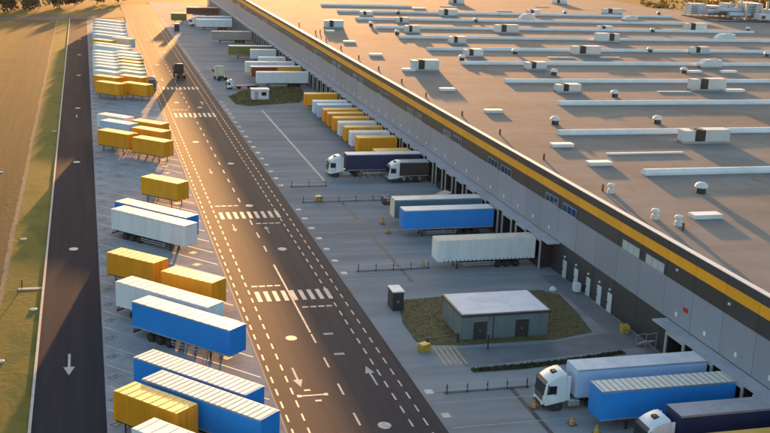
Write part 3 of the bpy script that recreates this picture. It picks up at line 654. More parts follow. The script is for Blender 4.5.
def tractor_parts(t, ox, colour='white'):
    W = 2.46
    cab = obj('cab', cached('cab', lambda: loft_cab().mesh('cab', 'white', True)), t, (ox, 0, 0), m=colour)
    def ws():
        q = G(); a = [(-0.03, 1.62), (-0.235, 2.63)]
        for s0, s1 in ((-0.93, 0.93),): q.add([(a[0][0] + 0.03, s0 * W / 2 * 0.94, a[0][1]), (a[0][0] + 0.03, s1 * W / 2 * 0.94, a[0][1]), (a[1][0] + 0.03, s1 * W / 2 * 0.9, a[1][1]), (a[1][0] + 0.03, s0 * W / 2 * 0.9, a[1][1])], [(0, 1, 2, 3)])
        q.add([(x - 0.03, y, z) for x, y, z in q.v], [(3, 2, 1, 0)]); return q.mesh('windscreen', 'glass', fix=False)
    obj('windscreen', cached('ws', ws), cab)
    win = cached('cwin', lambda: G().extrude([(-0.3, 1.72), (-1.28, 1.72), (-1.28, 2.55), (-0.46, 2.55)], -0.012, 0.012, 'y').mesh('side_window', 'glass'))
    for s in (-1, 1): obj('side_window', win, cab, (0, s * (W / 2 + 0.005), 0))
    obj('sun_visor', cached('visor', lambda: G().extrude([(-0.2, 2.72), (-0.1, 2.68), (-0.36, 2.95), (-0.42, 2.95)], -1.0, 1.0, 'y').mesh('sun_visor', 'charcoal')), cab)
    obj('grille', cached('grille', lambda: (lambda q: ([q.box(0.002, 0.03, -0.95, 0.95, 1.02 + i * 0.16, 1.13 + i * 0.16) for i in range(4)], q)[1])(G()).mesh('grille', 'charcoal')), cab)
    obj('bumper', cached('bumper', lambda: G().box(-0.5, 0.04, -1.15, 1.15, 0.38, 0.78, c=0.08).mesh('bumper', 'charcoal')), cab)
    for s in (-1, 1):
        obj('headlight', cached('hl', lambda: G().box(0.0, 0.06, -0.2, 0.2, 0.62, 0.8, c=0.03).mesh('headlight', 'lamp_clear')), cab, (0, s * 0.85, 0))
        obj('mirror', cached('mirror', lambda: (lambda q: (q.box(-0.12, 0.06, -0.1, 0.1, 1.95, 2.65, c=0.03), q.box(-0.05, 0.0, -0.28, 0.28, 2.66, 2.72), q)[2])(G()).mesh('mirror', 'charcoal')), cab, (-0.35, s * 1.42, 0))
        obj('side_fairing', cached('fair', lambda: G().box(-0.4, 0, -0.03, 0.03, 1.0, 3.45).mesh('side_fairing', 'white')), cab, (-2.27, s * 1.17, 0), m=colour)
        obj('wheel_arch', cached('arch', lambda: G().cyl((-1.35, 0, 0.5), 0.66, 0.06, axis='y', n=18).mesh('wheel_arch', 'charcoal')), cab, (0, s * 1.19, 0))
        obj('fuel_tank', cached('tank', lambda: G().box(-1.2, 0, -0.3, 0.3, 0.38, 0.98, c=0.1).mesh('fuel_tank', 'alu')), t, (ox - 2.6, s * 0.92, 0))
    for s in (-1, 1):
        d_ = obj('door', cached('cdoor', lambda: G().box(-1.32, -0.36, -0.008, 0.008, 1.02, 1.8).mesh('door', 'white')), cab, (0, s * (W / 2 + 0.004), 0), m=colour)
        obj('handle', cached('chandle', lambda: G().box(-1.25, -1.05, -0.03, 0.03, 1.6, 1.66).mesh('handle', 'charcoal')), d_)
    obj('wiper', cached('wiper', lambda: G().bar((0.01, -0.8, 1.64), (-0.02, 0.0, 1.76), 0.03).bar((0.01, 0.1, 1.64), (-0.02, 0.9, 1.76), 0.03).mesh('wiper', 'charcoal')), cab)
    obj('roof_hatch', cached('chatch', lambda: G().box(-1.6, -1.1, -0.32, 0.32, 3.4, 3.66, c=0.03).mesh('roof_hatch', 'charcoal')), cab)
    obj('chassis', cached('tchassis', lambda: (lambda q: (q.box(-5.9, -0.3, -0.48, -0.36, 0.62, 0.92), q.box(-5.9, -0.3, 0.36, 0.48, 0.62, 0.92), q.box(-5.2, -4.2, -0.5, 0.5, 0.93, 1.12), [q.cyl((x, 0, 0.5), 0.08, 2.0, axis='y', n=8) for x in (-1.35, -4.9)], q)[4])(G()).mesh('chassis', 'chassis')), t, (ox, 0, 0))
    for s in (-1, 1):
        wheel(t, ox - 1.35, s * 1.06, 0.5, 0.32); wheel(t, ox - 4.9, s * 0.95, 0.5, 0.55)

def semi_truck(label, body, roof, xfront_trailer, y, group, colour='white', ang=180.0, **kw):
    """trailer backed into the dock; its front end at xfront_trailer, nose pointing to -x"""
    t = thing('semi_truck', label, 'truck', (xfront_trailer + 6.8, y, 0.02), rad(ang), group)
    trailer_parts(t, body, roof, **kw); tractor_parts(t, 6.8 + 3.25, colour); return t
def tractor(label, x, y, ang, group, colour='white'):
    t = thing('tractor_unit', label, 'truck', (x, y, 0.02), rad(ang), group); tractor_parts(t, 2.9, colour)
    return t

# ------------------------------------------------------------------ vehicles: truck park on the left
GL = 'trailers parked in the slanted bays'; GS = 'swap bodies parked in the slanted bays'
def near_left(x, y, L, ang=-48.0, W=2.55):
    a = rad(ang); d = Vector((math.cos(a), math.sin(a))); n = Vector((-d.y, d.x)); c = Vector((x, y)) + d * (L / 2) + n * (W / 2); return c.x, c.y
def park_trailer(label, body, roof, x, y, ang=-48.0, L=13.6, **kw):
    cx, cy = near_left(x, y, L, ang); return semi_trailer(label, body, roof, cx, cy, ang, GL, L=L, **kw)
def park_swap(label, body, roof, x, y, ang=-46.0, L=7.45, **kw):
    cx, cy = near_left(x, y, L, ang); return swap_body(label, body, roof, cx, cy, ang, GS, L=L, **kw)
park_trailer('blue trailer with ribbed white roof, nearest of the blue trailers', 'blue', 'roof_white', 3.9, 92.3, -48.5, ribs='faint', rear='blue')
park_trailer('blue trailer with ribbed white roof, right behind the nearest blue one', 'blue', 'roof_white', 3.4, 97.4, -48.5, ribs='faint', rear='blue')
park_swap('yellow swap body nearest the camera, left of the nearest blue trailer', 'yellow', 'yellow_roof', 1.4, 90.4, -48.5)
park_trailer('white trailer at the bottom edge, in front of the nearest yellow body', 'white', 'roof_white', 2.6, 82.6, -48.5)
park_trailer('blue trailer with plain pale roof, beside the long white trailer', 'blue', 'roof_white', 3.9, 112.8, -48.2, rear='blue')
park_trailer('white trailer parked between a blue trailer and two yellow swap bodies', 'white', 'roof_white', 2.4, 119.7, -47.8)
park_swap('yellow swap body at the road end, behind the white and blue trailers', 'yellow', 'yellow_roof', 7.6, 123.0, -45)
park_swap('yellow swap body in front of the large white trailer, side road end', 'yellow', 'yellow_roof', 1.7, 131.2, -45)
park_trailer('large white trailer with visible wheels, in front of another trailer', 'white', 'roof_white', 2.7, 151.2, -47.8)
park_trailer('trailer with blue sides and white roof, behind the large white one', 'blue', 'roof_white', 3.3, 155.3, -48, rear='blue')
park_swap('lone yellow swap body on legs behind the white and blue trailers', 'yellow', 'yellow_roof', 7.7, 170.6, -46)
park_swap('yellow swap body on legs, front one of three by the main road', 'yellow', 'yellow_roof', 7.7, 202.0, -44)
park_swap('yellow swap body beside the side road, in front of two white ones', 'yellow', 'yellow_roof', 1.7, 209.4, -44)
park_swap('yellow swap body, middle one of three by the main road', 'yellow', 'yellow_roof', 8.0, 211.5, -44)
park_swap('yellow swap body, rear one of three by the main road', 'yellow', 'yellow_roof', 8.2, 219.2, -44)
park_swap('white swap body right behind the yellow one at the side road', 'steel_blue', 'roof_white', 2.3, 219.4, -44)
park_swap('white swap body, second behind the yellow one at the side road', 'white', 'roof_white', 1.8, 226.4, -44)
# far cluster
park_swap('yellow swap body, front left corner of the far cluster', 'yellow', 'yellow_roof', 2.0, 270.9, -44)
park_swap('yellow swap body, front right corner of the far cluster', 'yellow', 'yellow_roof', 8.2, 269.4, -44)
park_swap('second yellow swap body from front, left column of far cluster', 'yellow', 'yellow_roof', 1.6, 281.0, -44)
park_swap('cream roofed swap body, second in right column of far cluster', 'yellow', 'cream', 7.8, 281.5, -44)
park_swap('cream swap body, third in right column of far cluster', 'cream', 'cream', 7.8, 289.5, -44)
park_swap('white swap body, third in left column of far cluster', 'white', 'roof_white', 1.7, 290, -44)
park_swap('white swap body, fourth in left column of far cluster', 'white', 'roof_white', 1.7, 299, -44)
park_swap('peach swap body, fourth in right column of far cluster', 'cream', 'cream', 8.0, 303, -44)
park_swap('white swap body, fifth in left column of far cluster', 'white', 'roof_white', 1.8, 311, -44)
park_swap('orange swap body, fifth in right column of far cluster', 'orange', 'yellow_roof', 8.3, 316, -44)
park_swap('white swap body, sixth in left column of far cluster', 'white', 'roof_white', 1.8, 324, -44)
park_trailer('long white trailer in the middle of the far cluster', 'white', 'roof_white', 2.2, 344, -46)
park_swap('cream swap body left of its pair in rear of far cluster', 'yellow', 'cream', 2.1, 361, -44)
park_swap('cream swap body right of its pair in rear of far cluster', 'cream', 'cream', 8.3, 366, -44)
park_trailer('white trailer, fourth from the far end of the far cluster', 'white', 'roof_white', 2.6, 396, -46)
park_trailer('white trailer at the very far end of the far cluster', 'white', 'roof_white', 3.2, 426, -46)
for k, (kind, b_, r_, x, y, lab) in enumerate((
    ('s', 'white', 'roof_white', 1.8, 305, 'white swap body wedged between the fourth and fifth of left column'),
    ('s', 'white', 'roof_white', 1.8, 317.5, 'white swap body wedged between the fifth and sixth of left column'),
    ('s', 'cream', 'cream', 7.9, 296, 'cream swap body wedged between the third and fourth of right column'),
    ('s', 'yellow', 'cream', 8.1, 309.5, 'cream roofed swap body wedged between peach and orange ones'),
    ('s', 'white', 'roof_white', 8.3, 323, 'white swap body right behind the orange one of far cluster'),
    ('s', 'white', 'roof_white', 1.8, 331, 'white swap body in front of the long white trailer, left'),
    ('s', 'white', 'roof_white', 8.3, 330, 'white swap body in front of the long white trailer, right'),
    ('t', 'white', 'roof_white', 2.2, 350.5, 'white trailer directly behind the long white middle trailer'),
    ('t', 'white', 'roof_white', 2.4, 375, 'white trailer directly behind the pair of cream swap bodies'),
    ('t', 'white', 'roof_white', 2.4, 384, 'white trailer, second behind the pair of cream swap bodies'),
    ('t', 'white', 'roof_beige', 2.7, 405, 'pale roofed white trailer, third from the far end of cluster'),
    ('t', 'white', 'roof_white', 2.9, 415, 'white trailer next to the very last one of the cluster'))):
    (park_swap if kind == 's' else park_trailer)(lab, b_, r_, x, y, -44 if kind == 's' else -46)
tractor('dark yard tractor standing beside the two front yellow bodies', 15.2, 281.5, -80, 'tractor units on the move', 'taupe')
tractor('dark yard tractor driving on the main road far away', 24.6, 304, 97, 'tractor units on the move', 'charcoal')

# ------------------------------------------------------------------ vehicles: docks on the right
GD = 'trailers backed up to the loading docks'; GT = 'trucks backed up to the loading docks'; GW = 'swap bodies backed up to the loading docks'
t = thing('semi_truck', 'truck with white cab and dark navy body, nearest of the docked trucks', 'truck', (52.85, 77.8, 0.02), PI, GT)
trailer_parts(t, 'navy', 'roof_grey', L=9.2, rear='navy'); tractor_parts(t, 4.6 + 3.1)
semi_trailer('blue trailer with ribbed roof docked between two white cabbed trucks', 'blue', 'roof_white', 43.7 + 6.8, 83.65, 180, GD, ribs=True, rear='blue')
semi_truck('white tractor with pale white blue trailer docked nearest the striped hatching', 'steel_blue', 'roof_pale', 43.6, 88.6, GT, top=4.0, two=None)
semi_trailer('white trailer with strap row docked alone beyond the small substation', 'white', 'roof_beige', 43.5 + 6.75, 131.4, 180, GD, straps=True)
semi_trailer('bright blue trailer docked in front of the dark teal one', 'blue', 'roof_white', 43.2 + 6.8, 146.6, 180, GD, rear='blue')
semi_trailer('dark teal trailer with white roof docked behind the bright blue one', 'teal', 'roof_white', 43.5 + 6.8, 152.7, 180, GD, rear='white', front='cream')
semi_truck('truck with white cab and navy trailer docked in front of yellow swap bodies', 'navy', 'roof_white', 43.6, 184.6, GT, rear='navy')
t = thing('box_truck', 'short white cabbed truck with dark box body beside the navy truck', 'truck', (54.4, 179.4, 0.02), PI, GT)
trailer_parts(t, 'charcoal', 'roof_grey', L=5.3, top=3.6, rear='charcoal'); tractor_parts(t, 2.65 + 1.9)
# empty container chassis
t = thing('container_chassis', 'low black empty trailer chassis behind the dark teal trailer', 'trailer', (50.2, 161.0, 0.02), PI, GD)
obj('frame', (lambda q: (q.box(-6, 6, -0.6, -0.45, 0.85, 1.2), q.box(-6, 6, 0.45, 0.6, 0.85, 1.2), [q.box(x, x + 0.15, -1.2, 1.2, 1.0, 1.22) for x in (-5.9, -3, 0, 3, 5.7)], q.box(5.7, 5.95, -1.2, 1.2, 1.222, 2.1), q)[4])(G()).mesh('frame', 'chassis'), t)
for a in (-4.6, -3.3, -2.0):
    for s in (-1, 1): wheel(t, a, s * 1.05, 0.49, 0.38)
for s in (-1, 1): obj('landing_leg', CACHE['lleg'], t, (3.2, s * 0.85, 0))
seq = [('yellow', 'yellow_roof', 199.7), ('white', 'roof_white', 205), ('yellow', 'yellow_roof', 210.3), ('white', 'roof_white', 215.3), ('yellow', 'yellow_roof', 220.6), ('yellow', 'yellow_roof', 225.9), ('yellow', 'yellow_roof', 230.6), ('steel_blue', 'roof_white', 236.6), ('white', 'roof_white', 241.5), ('yellow', 'yellow_roof', 252)]
for i, (b, r, y) in enumerate(seq):
    c = 'yellow' if b == 'yellow' else 'white' if b == 'white' else 'pale blue'
    lab = c + ' swap body at the docks, %s beyond the navy truck' % ORD[i]
    swap_body(lab, b, r, 49.2 + 3.85, y, 180, GW, L=7.6)
swap_body('low yellow roofed swap body right beside the navy docked truck', 'yellow', 'yellow_roof', 53.6, 190.4, 180, GW, L=6.6, top=3.3, legs=True)
swap_body('yellow body whose roof just shows at the bottom right edge', 'yellow', 'yellow_roof', 51.5, 72.2, 180, GW, L=11.5)
semi_trailer('white trailer docked just beyond the brown grass island', 'white', 'roof_white', 43.2 + 6.8, 287.2, 180, GD)
semi_trailer('brown and yellow sided trailer docked behind the white one by the island', 'yellow', 'roof_white', 43.2 + 6.8, 298, 180, GD, rear='yellow', two='brown')
semi_trailer('white trailer docked behind the brown and yellow one', 'white', 'roof_white', 43.1 + 6.8, 307.3, 180, GD)
swap_body('white swap body docked second behind the brown and yellow trailer', 'white', 'roof_white', 48.5 + 3.8, 318.7, 180, GW, L=7.6)
swap_body('white swap body docked in front of the olive trailer', 'white', 'roof_white', 48.8 + 3.8, 337, 180, GW, L=7.6)
semi_trailer('olive green trailer with white roof docked far down the row', 'olive', 'roof_white', 43.1 + 6.8, 345.7, 180, GD, rear='olive')
semi_trailer('brownish grey trailer docked far down the row beyond the olive one', 'taupe', 'roof_beige', 42.5 + 6.8, 388.5, 180, GD, rear='taupe')
semi_trailer('white trailer docked in front of the farthest blue one', 'white', 'roof_white', 41.5 + 6.8, 432, 180, GD)
semi_truck('farthest blue sided truck with white roof at the docks', 'steel_blue', 'roof_white', 43.0, 445, GT)
semi_trailer('maroon trailer docked at the far end of the warehouse', 'brown', 'roof_beige', 42.6 + 6.8, 486, 180, GD, rear='brown')
swap_body('short olive box standing alone in the yard near the far end', 'olive', 'roof_beige', 33.9 + 3, 457, 180, GW, L=6.0)
tractor('yellowish tractor unit parked beyond the brown grass island', 35.2, 300, 100, 'tractor units on the move', 'cream')
t = thing('semi_truck', 'white tractor with empty flat trailer turning at the brown grass island', 'truck', (41.5, 287.6, 0.02), rad(188), 'tractor units on the move')
tractor_parts(t, 7.0); t.scale = (0.68, 0.68, 0.68); t.location = (39.5, 284.2, 0.02)
obj('flat_bed', G().box(-6, 3.6, -1.2, 1.2, 1.0, 1.25).mesh('flat_bed', 'chassis'), t)
for a in (-4.6, -3.3, -2.0):
    for s in (-1, 1): wheel(t, a, s * 1.05, 0.49, 0.38)

# ------------------------------------------------------------------ substation and yard furniture
t = thing('substation', 'small green grey substation hut with flat pale roof in the yard', 'substation', (38.6, 106.0, 0.03))
obj('wall', G().box(0, 10.1, 0, 6.6, 0, 2.75).mesh('wall', 'clad_green'), t)
pm = G().box(0, 0.98, -0.04, -0.002, 0.12, 2.6).mesh('panel', 'clad_green')
for i in range(10):
    if i not in (1, 2, 6, 7): obj('panel', pm, t, (0.05 + i * 1.0, 0, 0))
pm2 = G().box(-0.04, -0.002, 0, 1.05, 0.12, 2.6).mesh('panel', 'clad_green')
for i in range(6): obj('panel', pm2, t, (0, 0.08 + i * 1.08, 0))
for x in (1.35, 6.25):
    d = obj('door', G().box(x, x + 1.55, -0.06, -0.003, 0.05, 2.0).mesh('door', 'charcoal'), t)
    obj('handle', G().box(x + 0.7, x + 0.82, -0.12, -0.062, 0.95, 1.1).mesh('handle', 'alu'), d)
    obj('panel', G().box(x - 0.28, x + 1.8, -0.04, -0.002, 2.05, 2.6).mesh('panel', 'clad_green'), t)
r = obj('roof', G().box(-0.2, 10.35, -0.25, 6.85, 2.76, 2.98).mesh('roof', 'charcoal'), t)
obj('roof_sheet', G().box(0.0, 10.12, 0.0, 6.6, 2.982, 3.02).mesh('roof_sheet', 'roof_pale'), r)
obj('downpipe', G().cyl((3.6, -0.1, 1.35), 0.05, 2.6, n=8).mesh('downpipe', 'charcoal'), t)

t = thing('cabinet', 'black cabinet with pale lid standing between road and grass island', 'cabinet', (33.6, 116.1, 0.02))
obj('body', G().box(0, 1.3, 0, 2.3, 0, 2.25).mesh('body', 'charcoal'), t)
obj('lid', G().box(-0.06, 1.36, -0.06, 2.36, 2.252, 2.4).mesh('lid', 'roof_white'), t)
for i in range(2):
    d = obj('door', G().box(0.06 + i * 0.6, 0.62 + i * 0.6, -0.04, -0.002, 0.1, 2.15).mesh('door', 'chassis'), t)
    obj('handle', G().box(0.5 - i * 0.0 + i * 0.18, 0.56 + i * 0.18, -0.08, -0.042, 1.0, 1.3).mesh('handle', 'alu'), d)

def barrier(label, x0, x1, y, posts):
    t = thing('guard_rail', label, 'barrier', (x0, y, 0.02), 0, 'low rails across the dock yard')
    pm_ = cached('gpost', lambda: G().box(-0.05, 0.05, -0.05, 0.05, 0, 1.05).mesh('post', 'chassis'))
    for i in range(posts): obj('post', pm_, t, ((x1 - x0) * i / (posts - 1), 0, 0))
    for z in (0.35, 0.92): obj('rail', G().box(0, x1 - x0, -0.1, -0.062, z, z + 0.08).mesh('rail', 'frame'), t)
    obj('kerb_foot', G().box(-0.2, x1 - x0 + 0.3, 0.1, 0.35, 0, 0.12).mesh('kerb_foot', 'slab'), t)
barrier('low guard rail in front of the nearest white tractor', 32.7, 41.0, 92.9, 5)
barrier('low guard rail left of the lone white docked trailer', 33.1, 42.5, 131.0, 5)
barrier('longer low guard rail in front of the navy docked truck', 32.7, 47.0, 166.6, 6)
barrier('short low guard rail left of the navy docked truck', 32.7, 38.5, 177.0, 3)

def cone(label, x, y, s=0.85, m='cone_orange'):
    t = thing('traffic_cone', label, 'cone', (x, y, 0.02), random.random(), 'orange cones and wheel guides near the docks')
    obj('base', G().box(-0.42 * s, 0.42 * s, -0.42 * s, 0.42 * s, 0, 0.1 * s).mesh('base', 'rust'), t)
    obj('body', G().lathe((0, 0, 0.1 * s), [(0.34 * s, 0), (0.1 * s, 0.85 * s), (0.06 * s, 0.9 * s)], 12).mesh('body', m), t)
    obj('band', G().lathe((0, 0, 0.1 * s), [(0.255 * s, 0.35 * s), (0.205 * s, 0.52 * s)], 12).mesh('band', 'paint_yellow'), t)
cone('orange cone in front of the nearest white tractor', 39.9, 88.4)
cone('orange cone between the white tractor and the docked blue trailer', 42.0, 84.4)
cone('yellow orange cone at the corner of the docked blue trailer', 43.4, 82.2, 0.9, 'hydrant_yellow')
cone('orange cone left of the dark teal trailer, farther one', 42.1, 153.0, 0.9)
cone('orange cone left of the bright blue docked trailer', 41.6, 148.0, 0.9)
cone('yellow orange cone left of the lone white docked trailer', 42.1, 132.0, 0.9, 'hydrant_yellow')
def grit(label, x, y, rz=0.0):
    t = thing('grit_bin', label, 'bin', (x, y, 0.02), rz, 'yellow grit bins')
    obj('body', G().extrude([(-0.55, 0), (0.55, 0), (0.62, 0.62), (-0.62, 0.62)], -0.4, 0.4, 'y').mesh('body', 'hydrant_yellow'), t)
    obj('lid', G().extrude([(-0.66, 0.622), (0.66, 0.622), (0.5, 0.85), (-0.5, 0.85)], -0.45, 0.45, 'y').mesh('lid', 'hydrant_yellow'), t)
grit('yellow grit bin at the corner of the striped hatching', 33.7, 103.8, 0.5)
grit('yellow grit bin against the dark warehouse wall near dock stairs', 57.9, 105.4, 1.4)
grit('small yellow grit bin by the long guard rail', 35.3, 167.4, 0.2)
t = thing('boom_gate', 'thin dark boom beside the yellow grit bin and hatching', 'barrier', (34.4, 104.9, 0.02))
obj('boom', G().bar((0, 0, 0.9), (3.6, 0.6, 0.9), 0.09).mesh('boom', 'charcoal'), t)
obj('post', G().box(3.55, 3.75, 0.5, 0.7, 0, 1.05).mesh('post', 'charcoal'), t)
obj('post', G().box(-0.1, 0.1, -0.1, 0.1, 0, 1.0).mesh('post', 'charcoal'), t)
t = thing('lamp_bollard', 'dark bollard in front of the substation hut', 'bollard', (40.6, 103.0, 0.03))
obj('post', G().cyl((0, 0, 0.75), 0.09, 1.5, n=10).mesh('post', 'charcoal'), t)
obj('cap', G().lathe((0, 0, 1.5), [(0.13, 0), (0.13, 0.12), (0.04, 0.2)], 10).mesh('cap', 'charcoal'), t)
t = thing('dock_stairs', 'steel stairs with railing at the end of the near canopy', 'stairs', (57.3, 99.6, 0.03))
for i in range(6): obj('step', G().box(0, 1.2, 0.3 * i, 0.3 * i + 0.28, 1.1 - 0.18 * i, 1.14 - 0.18 * i).mesh('step', 'frame'), t)
for x in (0.0, 1.2):
    obj('handrail', G().bar((x, -0.2, 2.2), (x, 1.9, 1.15), 0.06).bar((x, -0.2, 0), (x, -0.2, 2.2), 0.06).bar((x, 1.9, 0), (x, 1.9, 1.15), 0.06).mesh('handrail', 'alu'), t)
t = thing('waste_bin', 'white waste bin standing in front of a wall door', 'bin', (58.3, 119.3, 0.03))
obj('body', G().extrude([(-0.35, 0.1), (0.35, 0.1), (0.42, 1.05), (-0.42, 1.05)], -0.4, 0.4, 'y').mesh('body', 'white'), t)
obj('lid', G().box(-0.45, 0.45, -0.43, 0.43, 1.055, 1.15, c=0.03).mesh('lid', 'white'), t)
obj('foot', G().box(-0.3, 0.3, -0.3, 0.3, 0, 0.098).mesh('foot', 'rubber'), t)
t = thing('bulk_bag', 'white bulk bag lying at the edge of the grass', 'bag', (55.5, 120.1, 0.03))
obj('bag', G().lathe((0, 0, 0), [(0.42, 0), (0.5, 0.2), (0.4, 0.4), (0.15, 0.5)], 12).mesh('bag', 'white', True), t)
obj('tie', G().lathe((0, 0, 0.5), [(0.08, 0), (0.12, 0.12)], 8).mesh('tie', 'white'), t)
t = thing('tipped_dock_plate', 'brown sloping dock plate standing behind the empty chassis', 'ramp', (54.6, 164.0, 0.02), 0.3)
obj('plate', G().extrude([(-1.8, 0.6), (1.6, 1.7), (1.6, 1.85), (-1.8, 0.78)], -1.0, 1.0, 'y').mesh('plate', 'taupe'), t)
for x, z in ((-1.4, 0.72), (1.3, 1.6)): obj('leg', G().box(x - 0.08, x + 0.08, -0.9, 0.9, 0, z).mesh('leg', 'charcoal'), t)
t = thing('kiosk', 'small white kiosk on the brown grass island', 'kiosk', (39.0, 266.2, 0.06))
obj('wall', G().box(0, 4.1, 0, 2.5, 0, 2.4).mesh('wall', 'white'), t)
obj('roof', G().box(-0.2, 4.3, -0.2, 2.7, 2.402, 2.6).mesh('roof', 'roof_white'), t)
obj('window', G().box(2.3, 3.5, -0.03, -0.002, 1.0, 1.9).mesh('window', 'glass'), t)
obj('door', G().box(0.6, 1.5, -0.03, -0.002, 0.05, 2.0).mesh('door', 'frame'), t)
t = thing('gate_hut', 'tiny dark hut with pale top at the far yard edge', 'hut', (32.6, 424, 0.02))
obj('wall', G().box(0, 1.8, 0, 1.8, 0, 2.6).mesh('wall', 'charcoal'), t)
obj('roof', G().box(-0.15, 1.95, -0.15, 1.95, 2.602, 2.9).mesh('roof', 'roof_beige'), t)

# concrete covers on the verge
for i, (x, y, lab) in enumerate(((-9.0, 151.6, 'round pale concrete cover on the verge, farther of the two discs'), (-6.6, 123.1, 'pale concrete cover on the verge touching the kerb'), (-9.2, 108.3, 'round pale concrete cover on the verge near the left edge'), (-6.6, 229, 'small pale marker stone at the kerb far up the verge'), (-14.6, 192.8, 'pale cover in the rough grass left of the track'))):
    t = thing('concrete_cover', lab, 'cover', (x, y, -0.08), 0, 'concrete covers on the verge')
    obj('ring', G().lathe((0, 0, 0), [(0.4, 0), (0.4, 0.1), (0.33, 0.12)], 16).mesh('ring', 'cap'), t)
    obj('lid', G().cyl((0, 0, 0.12), 0.3, 0.06, n=16).mesh('lid', 'kerb'), t)
struct('verge_path', G().box(-8.6, -5.9, 130.2, 130.9, -0.1, -0.03), 'kerb')
t = thing('marker_post', 'short dark post beside the little path on the verge', 'post', (-8.2, 131.0, -0.08))
obj('post', G().cyl((0, 0, 0.45), 0.07, 0.9, n=8).mesh('post', 'charcoal'), t); obj('cap', G().cyl((0, 0, 0.95), 0.1, 0.1, n=8).mesh('cap', 'rust'), t)

# ------------------------------------------------------------------ planted areas
def grass_patch(name, label, poly, z, n, seed, hmin=0.06, hmax=0.2, m='grass_blade', width=0.05):
    rnd = random.Random(seed)
    xs_ = [p[0] for p in poly]; ys_ = [p[1] for p in poly]
    def inside(x, y):
        c = False; j = len(poly) - 1
        for i in range(len(poly)):
            if (poly[i][1] > y) != (poly[j][1] > y) and x < (poly[j][0] - poly[i][0]) * (y - poly[i][1]) / (poly[j][1] - poly[i][1]) + poly[i][0]: c = not c
            j = i
        return c
    q = G(); k = 0
    while k < n:
        x = rnd.uniform(min(xs_), max(xs_)); y = rnd.uniform(min(ys_), max(ys_))
        if not inside(x, y): continue
        k += 1; a = rnd.uniform(0, PI); h = rnd.uniform(hmin, hmax); w = rnd.uniform(0.6, 1.6) * width
        dx, dy = math.cos(a) * w, math.sin(a) * w; lx, ly = rnd.uniform(-.5, .5) * h, rnd.uniform(-.5, .5) * h
        q.add([(x - dx, y - dy, z), (x + dx, y + dy, z), (x + lx, y + ly, z + h)], [(0, 1, 2)])
    o = obj(name, q.mesh(name, m, fix=False)); tag(o, label, 'grass', kind='stuff')
M['soil'] = mat('soil', (0.12, 0.1, 0.045), 0.9, 0.35, 1.2, 0.2, dirt=(0.13, 0.095, 0.05), dirt_amt=0.8, bump=0.6, bscale=5)
isl = [(35.2, 119.6), (33.7, 112), (33.6, 106.4), (35.3, 105.2), (38.4, 104.6), (49.2, 104.6), (54.2, 106.0), (55.2, 112), (55.7, 118.6), (54, 120.6), (45, 120.4)]
q = G().poly(isl, 0.05)
struct('lawn', q, 'soil')
grass_patch('grass', 'dry olive grass around the substation hut', isl, 0.05, 9000, 3, 0.03, 0.12)
isl2 = [(33.8, 271), (34.2, 260), (37, 257.5), (50, 262), (53.8, 272), (54.4, 284), (50, 287), (38.5, 281)]
struct('lawn', G().poly(isl2, 0.06), 'soil')
grass_patch('grass', 'brown dry grass on the far yard island', isl2, 0.06, 5000, 4, 0.1, 0.3, width=0.12)
hedge_poly = [(37, 97.4), (42, 97.3), (47, 97.8), (55, 99.4), (55, 100.2), (47, 98.9), (42, 98.5), (37, 98.3)]
struct('planting_bed', G().poly(hedge_poly, 0.04), 'soil')
grass_patch('ground_cover', 'dark low ground cover along the drive beside the near trucks', hedge_poly, 0.04, 1700, 5, 0.06, 0.26, 'leaf_dark', 0.1)

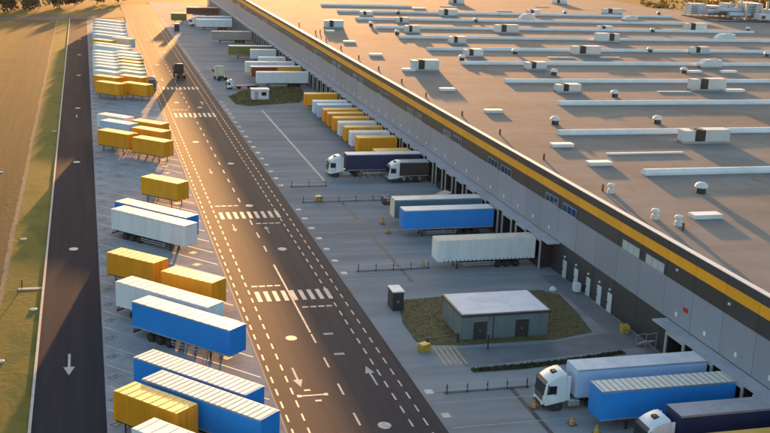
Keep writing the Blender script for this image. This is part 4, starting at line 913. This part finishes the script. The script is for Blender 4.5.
# ------------------------------------------------------------------ trees
def tree(name, label, x, y, h, rx, mt, group, n=900, seed=0, z0=-0.09):
    rnd = random.Random(seed)
    t = thing(name, label, 'tree', (x, y, z0), 0, group)
    q = G().cyl((0, 0, h * 0.25), h * 0.03, h * 0.5, n=8, r2=h * 0.015)
    for i in range(5):
        a = rnd.uniform(0, 2 * PI); zz = h * rnd.uniform(0.25, 0.45)
        q.bar((0, 0, zz), (math.cos(a) * rx * 0.6, math.sin(a) * rx * 0.6, zz + h * 0.25), h * 0.014)
    obj('trunk', q.mesh('trunk', 'bark'), t)
    q = G(); cl = []
    for i in range(16):
        a = rnd.uniform(0, 2 * PI); rr = rx * math.sqrt(rnd.random()) * 0.75; zz = h * rnd.uniform(0.28, 0.88)
        f = 1 - abs(zz / h - 0.5) * 0.9; cl.append((math.cos(a) * rr * f, math.sin(a) * rr * f, zz, rx * rnd.uniform(0.28, 0.48)))
    for i in range(n):
        c = rnd.choice(cl); v = Vector((rnd.gauss(0, 1), rnd.gauss(0, 1), rnd.gauss(0, 1))).normalized() * c[3] * rnd.uniform(0.6, 1.0)
        p = Vector(c[:3]) + Vector((v.x, v.y, v.z * 0.8)); s = rx * rnd.uniform(0.05, 0.11)
        u = Vector((rnd.gauss(0, 1), rnd.gauss(0, 1), rnd.gauss(0, 0.6))).normalized(); w = u.cross(Vector((rnd.gauss(0, 1), rnd.gauss(0, 1), rnd.gauss(0, 1)))).normalized()
        q.add([p - u * s, p + w * s * 0.7, p + u * s, p - w * s * 0.7], [(0, 1, 2, 3)])
    obj('crown', q.mesh('crown', mt, fix=False), t)
ti = 0
for i, (x, y, h, r_, mt, lab) in enumerate([
    (-42, 492, 7, 7, 'leaf_dark', 'dark bushy tree at the far left edge of the field'),
    (-33, 496, 6.5, 7, 'leaf_dark', 'dark round tree second from the left field edge'),
    (-23, 505, 6, 6, 'leaf_dark', 'low dark tree third from the left along the field'),
    (-20, 540, 9, 6, 'leaf_rust', 'tall rust brown tree standing above the field hedge'),
    (-13, 520, 6, 5, 'leaf_dark', 'dark tree right beside the rust brown one'),
    (-4, 530, 7, 6, 'leaf_rust', 'brownish tree above the far end of the side road'),
    (6, 545, 8, 6, 'leaf_dark', 'dark tree behind the far end of the truck park'),
    (16, 556, 8, 6, 'leaf_dark', 'dark tree by the bend of the far road'),
    (-48, 530, 8, 6, 'leaf_dark', 'dark tree in the back row at the far left'),
    (-32, 545, 8, 6, 'leaf_dark', 'dark tree in the back row beside the rust brown tree')]):
    tree('field_tree', lab, x, y, h, r_, M[mt], 'trees along the far field', 900, 50 + i)
for i in range(9):
    x = 252 + i * 13 + random.uniform(-3, 3)
    lab = '%s golden tree from the left beyond the far roof corner' % ORD[i]
    tree('autumn_tree', lab, x, 452 + random.uniform(-6, 10) + i * 2, 17 + random.uniform(-1, 4), 9, M['leaf_gold'], 'golden trees beyond the warehouse', 900, 80 + i)

# ------------------------------------------------------------------ haze
hz = bpy.data.materials.new('haze'); hz.use_nodes = True
hn = hz.node_tree.nodes; hn.clear()
ho = hn.new('ShaderNodeOutputMaterial'); hv = hn.new('ShaderNodeVolumePrincipled')
hv.inputs['Color'].default_value = (0.92, 0.9, 0.88, 1); hv.inputs['Density'].default_value = 0.000012; hv.inputs['Anisotropy'].default_value = 0.3
hz.node_tree.links.new(hv.outputs[0], ho.inputs['Volume'])
M['haze'] = hz
o = obj('haze', G().box(-5200, 5200, -300, 8200, -1.2, 50).mesh('haze', 'haze')); tag(o, kind='stuff'); o['label'] = 'thin golden evening haze over the whole site'
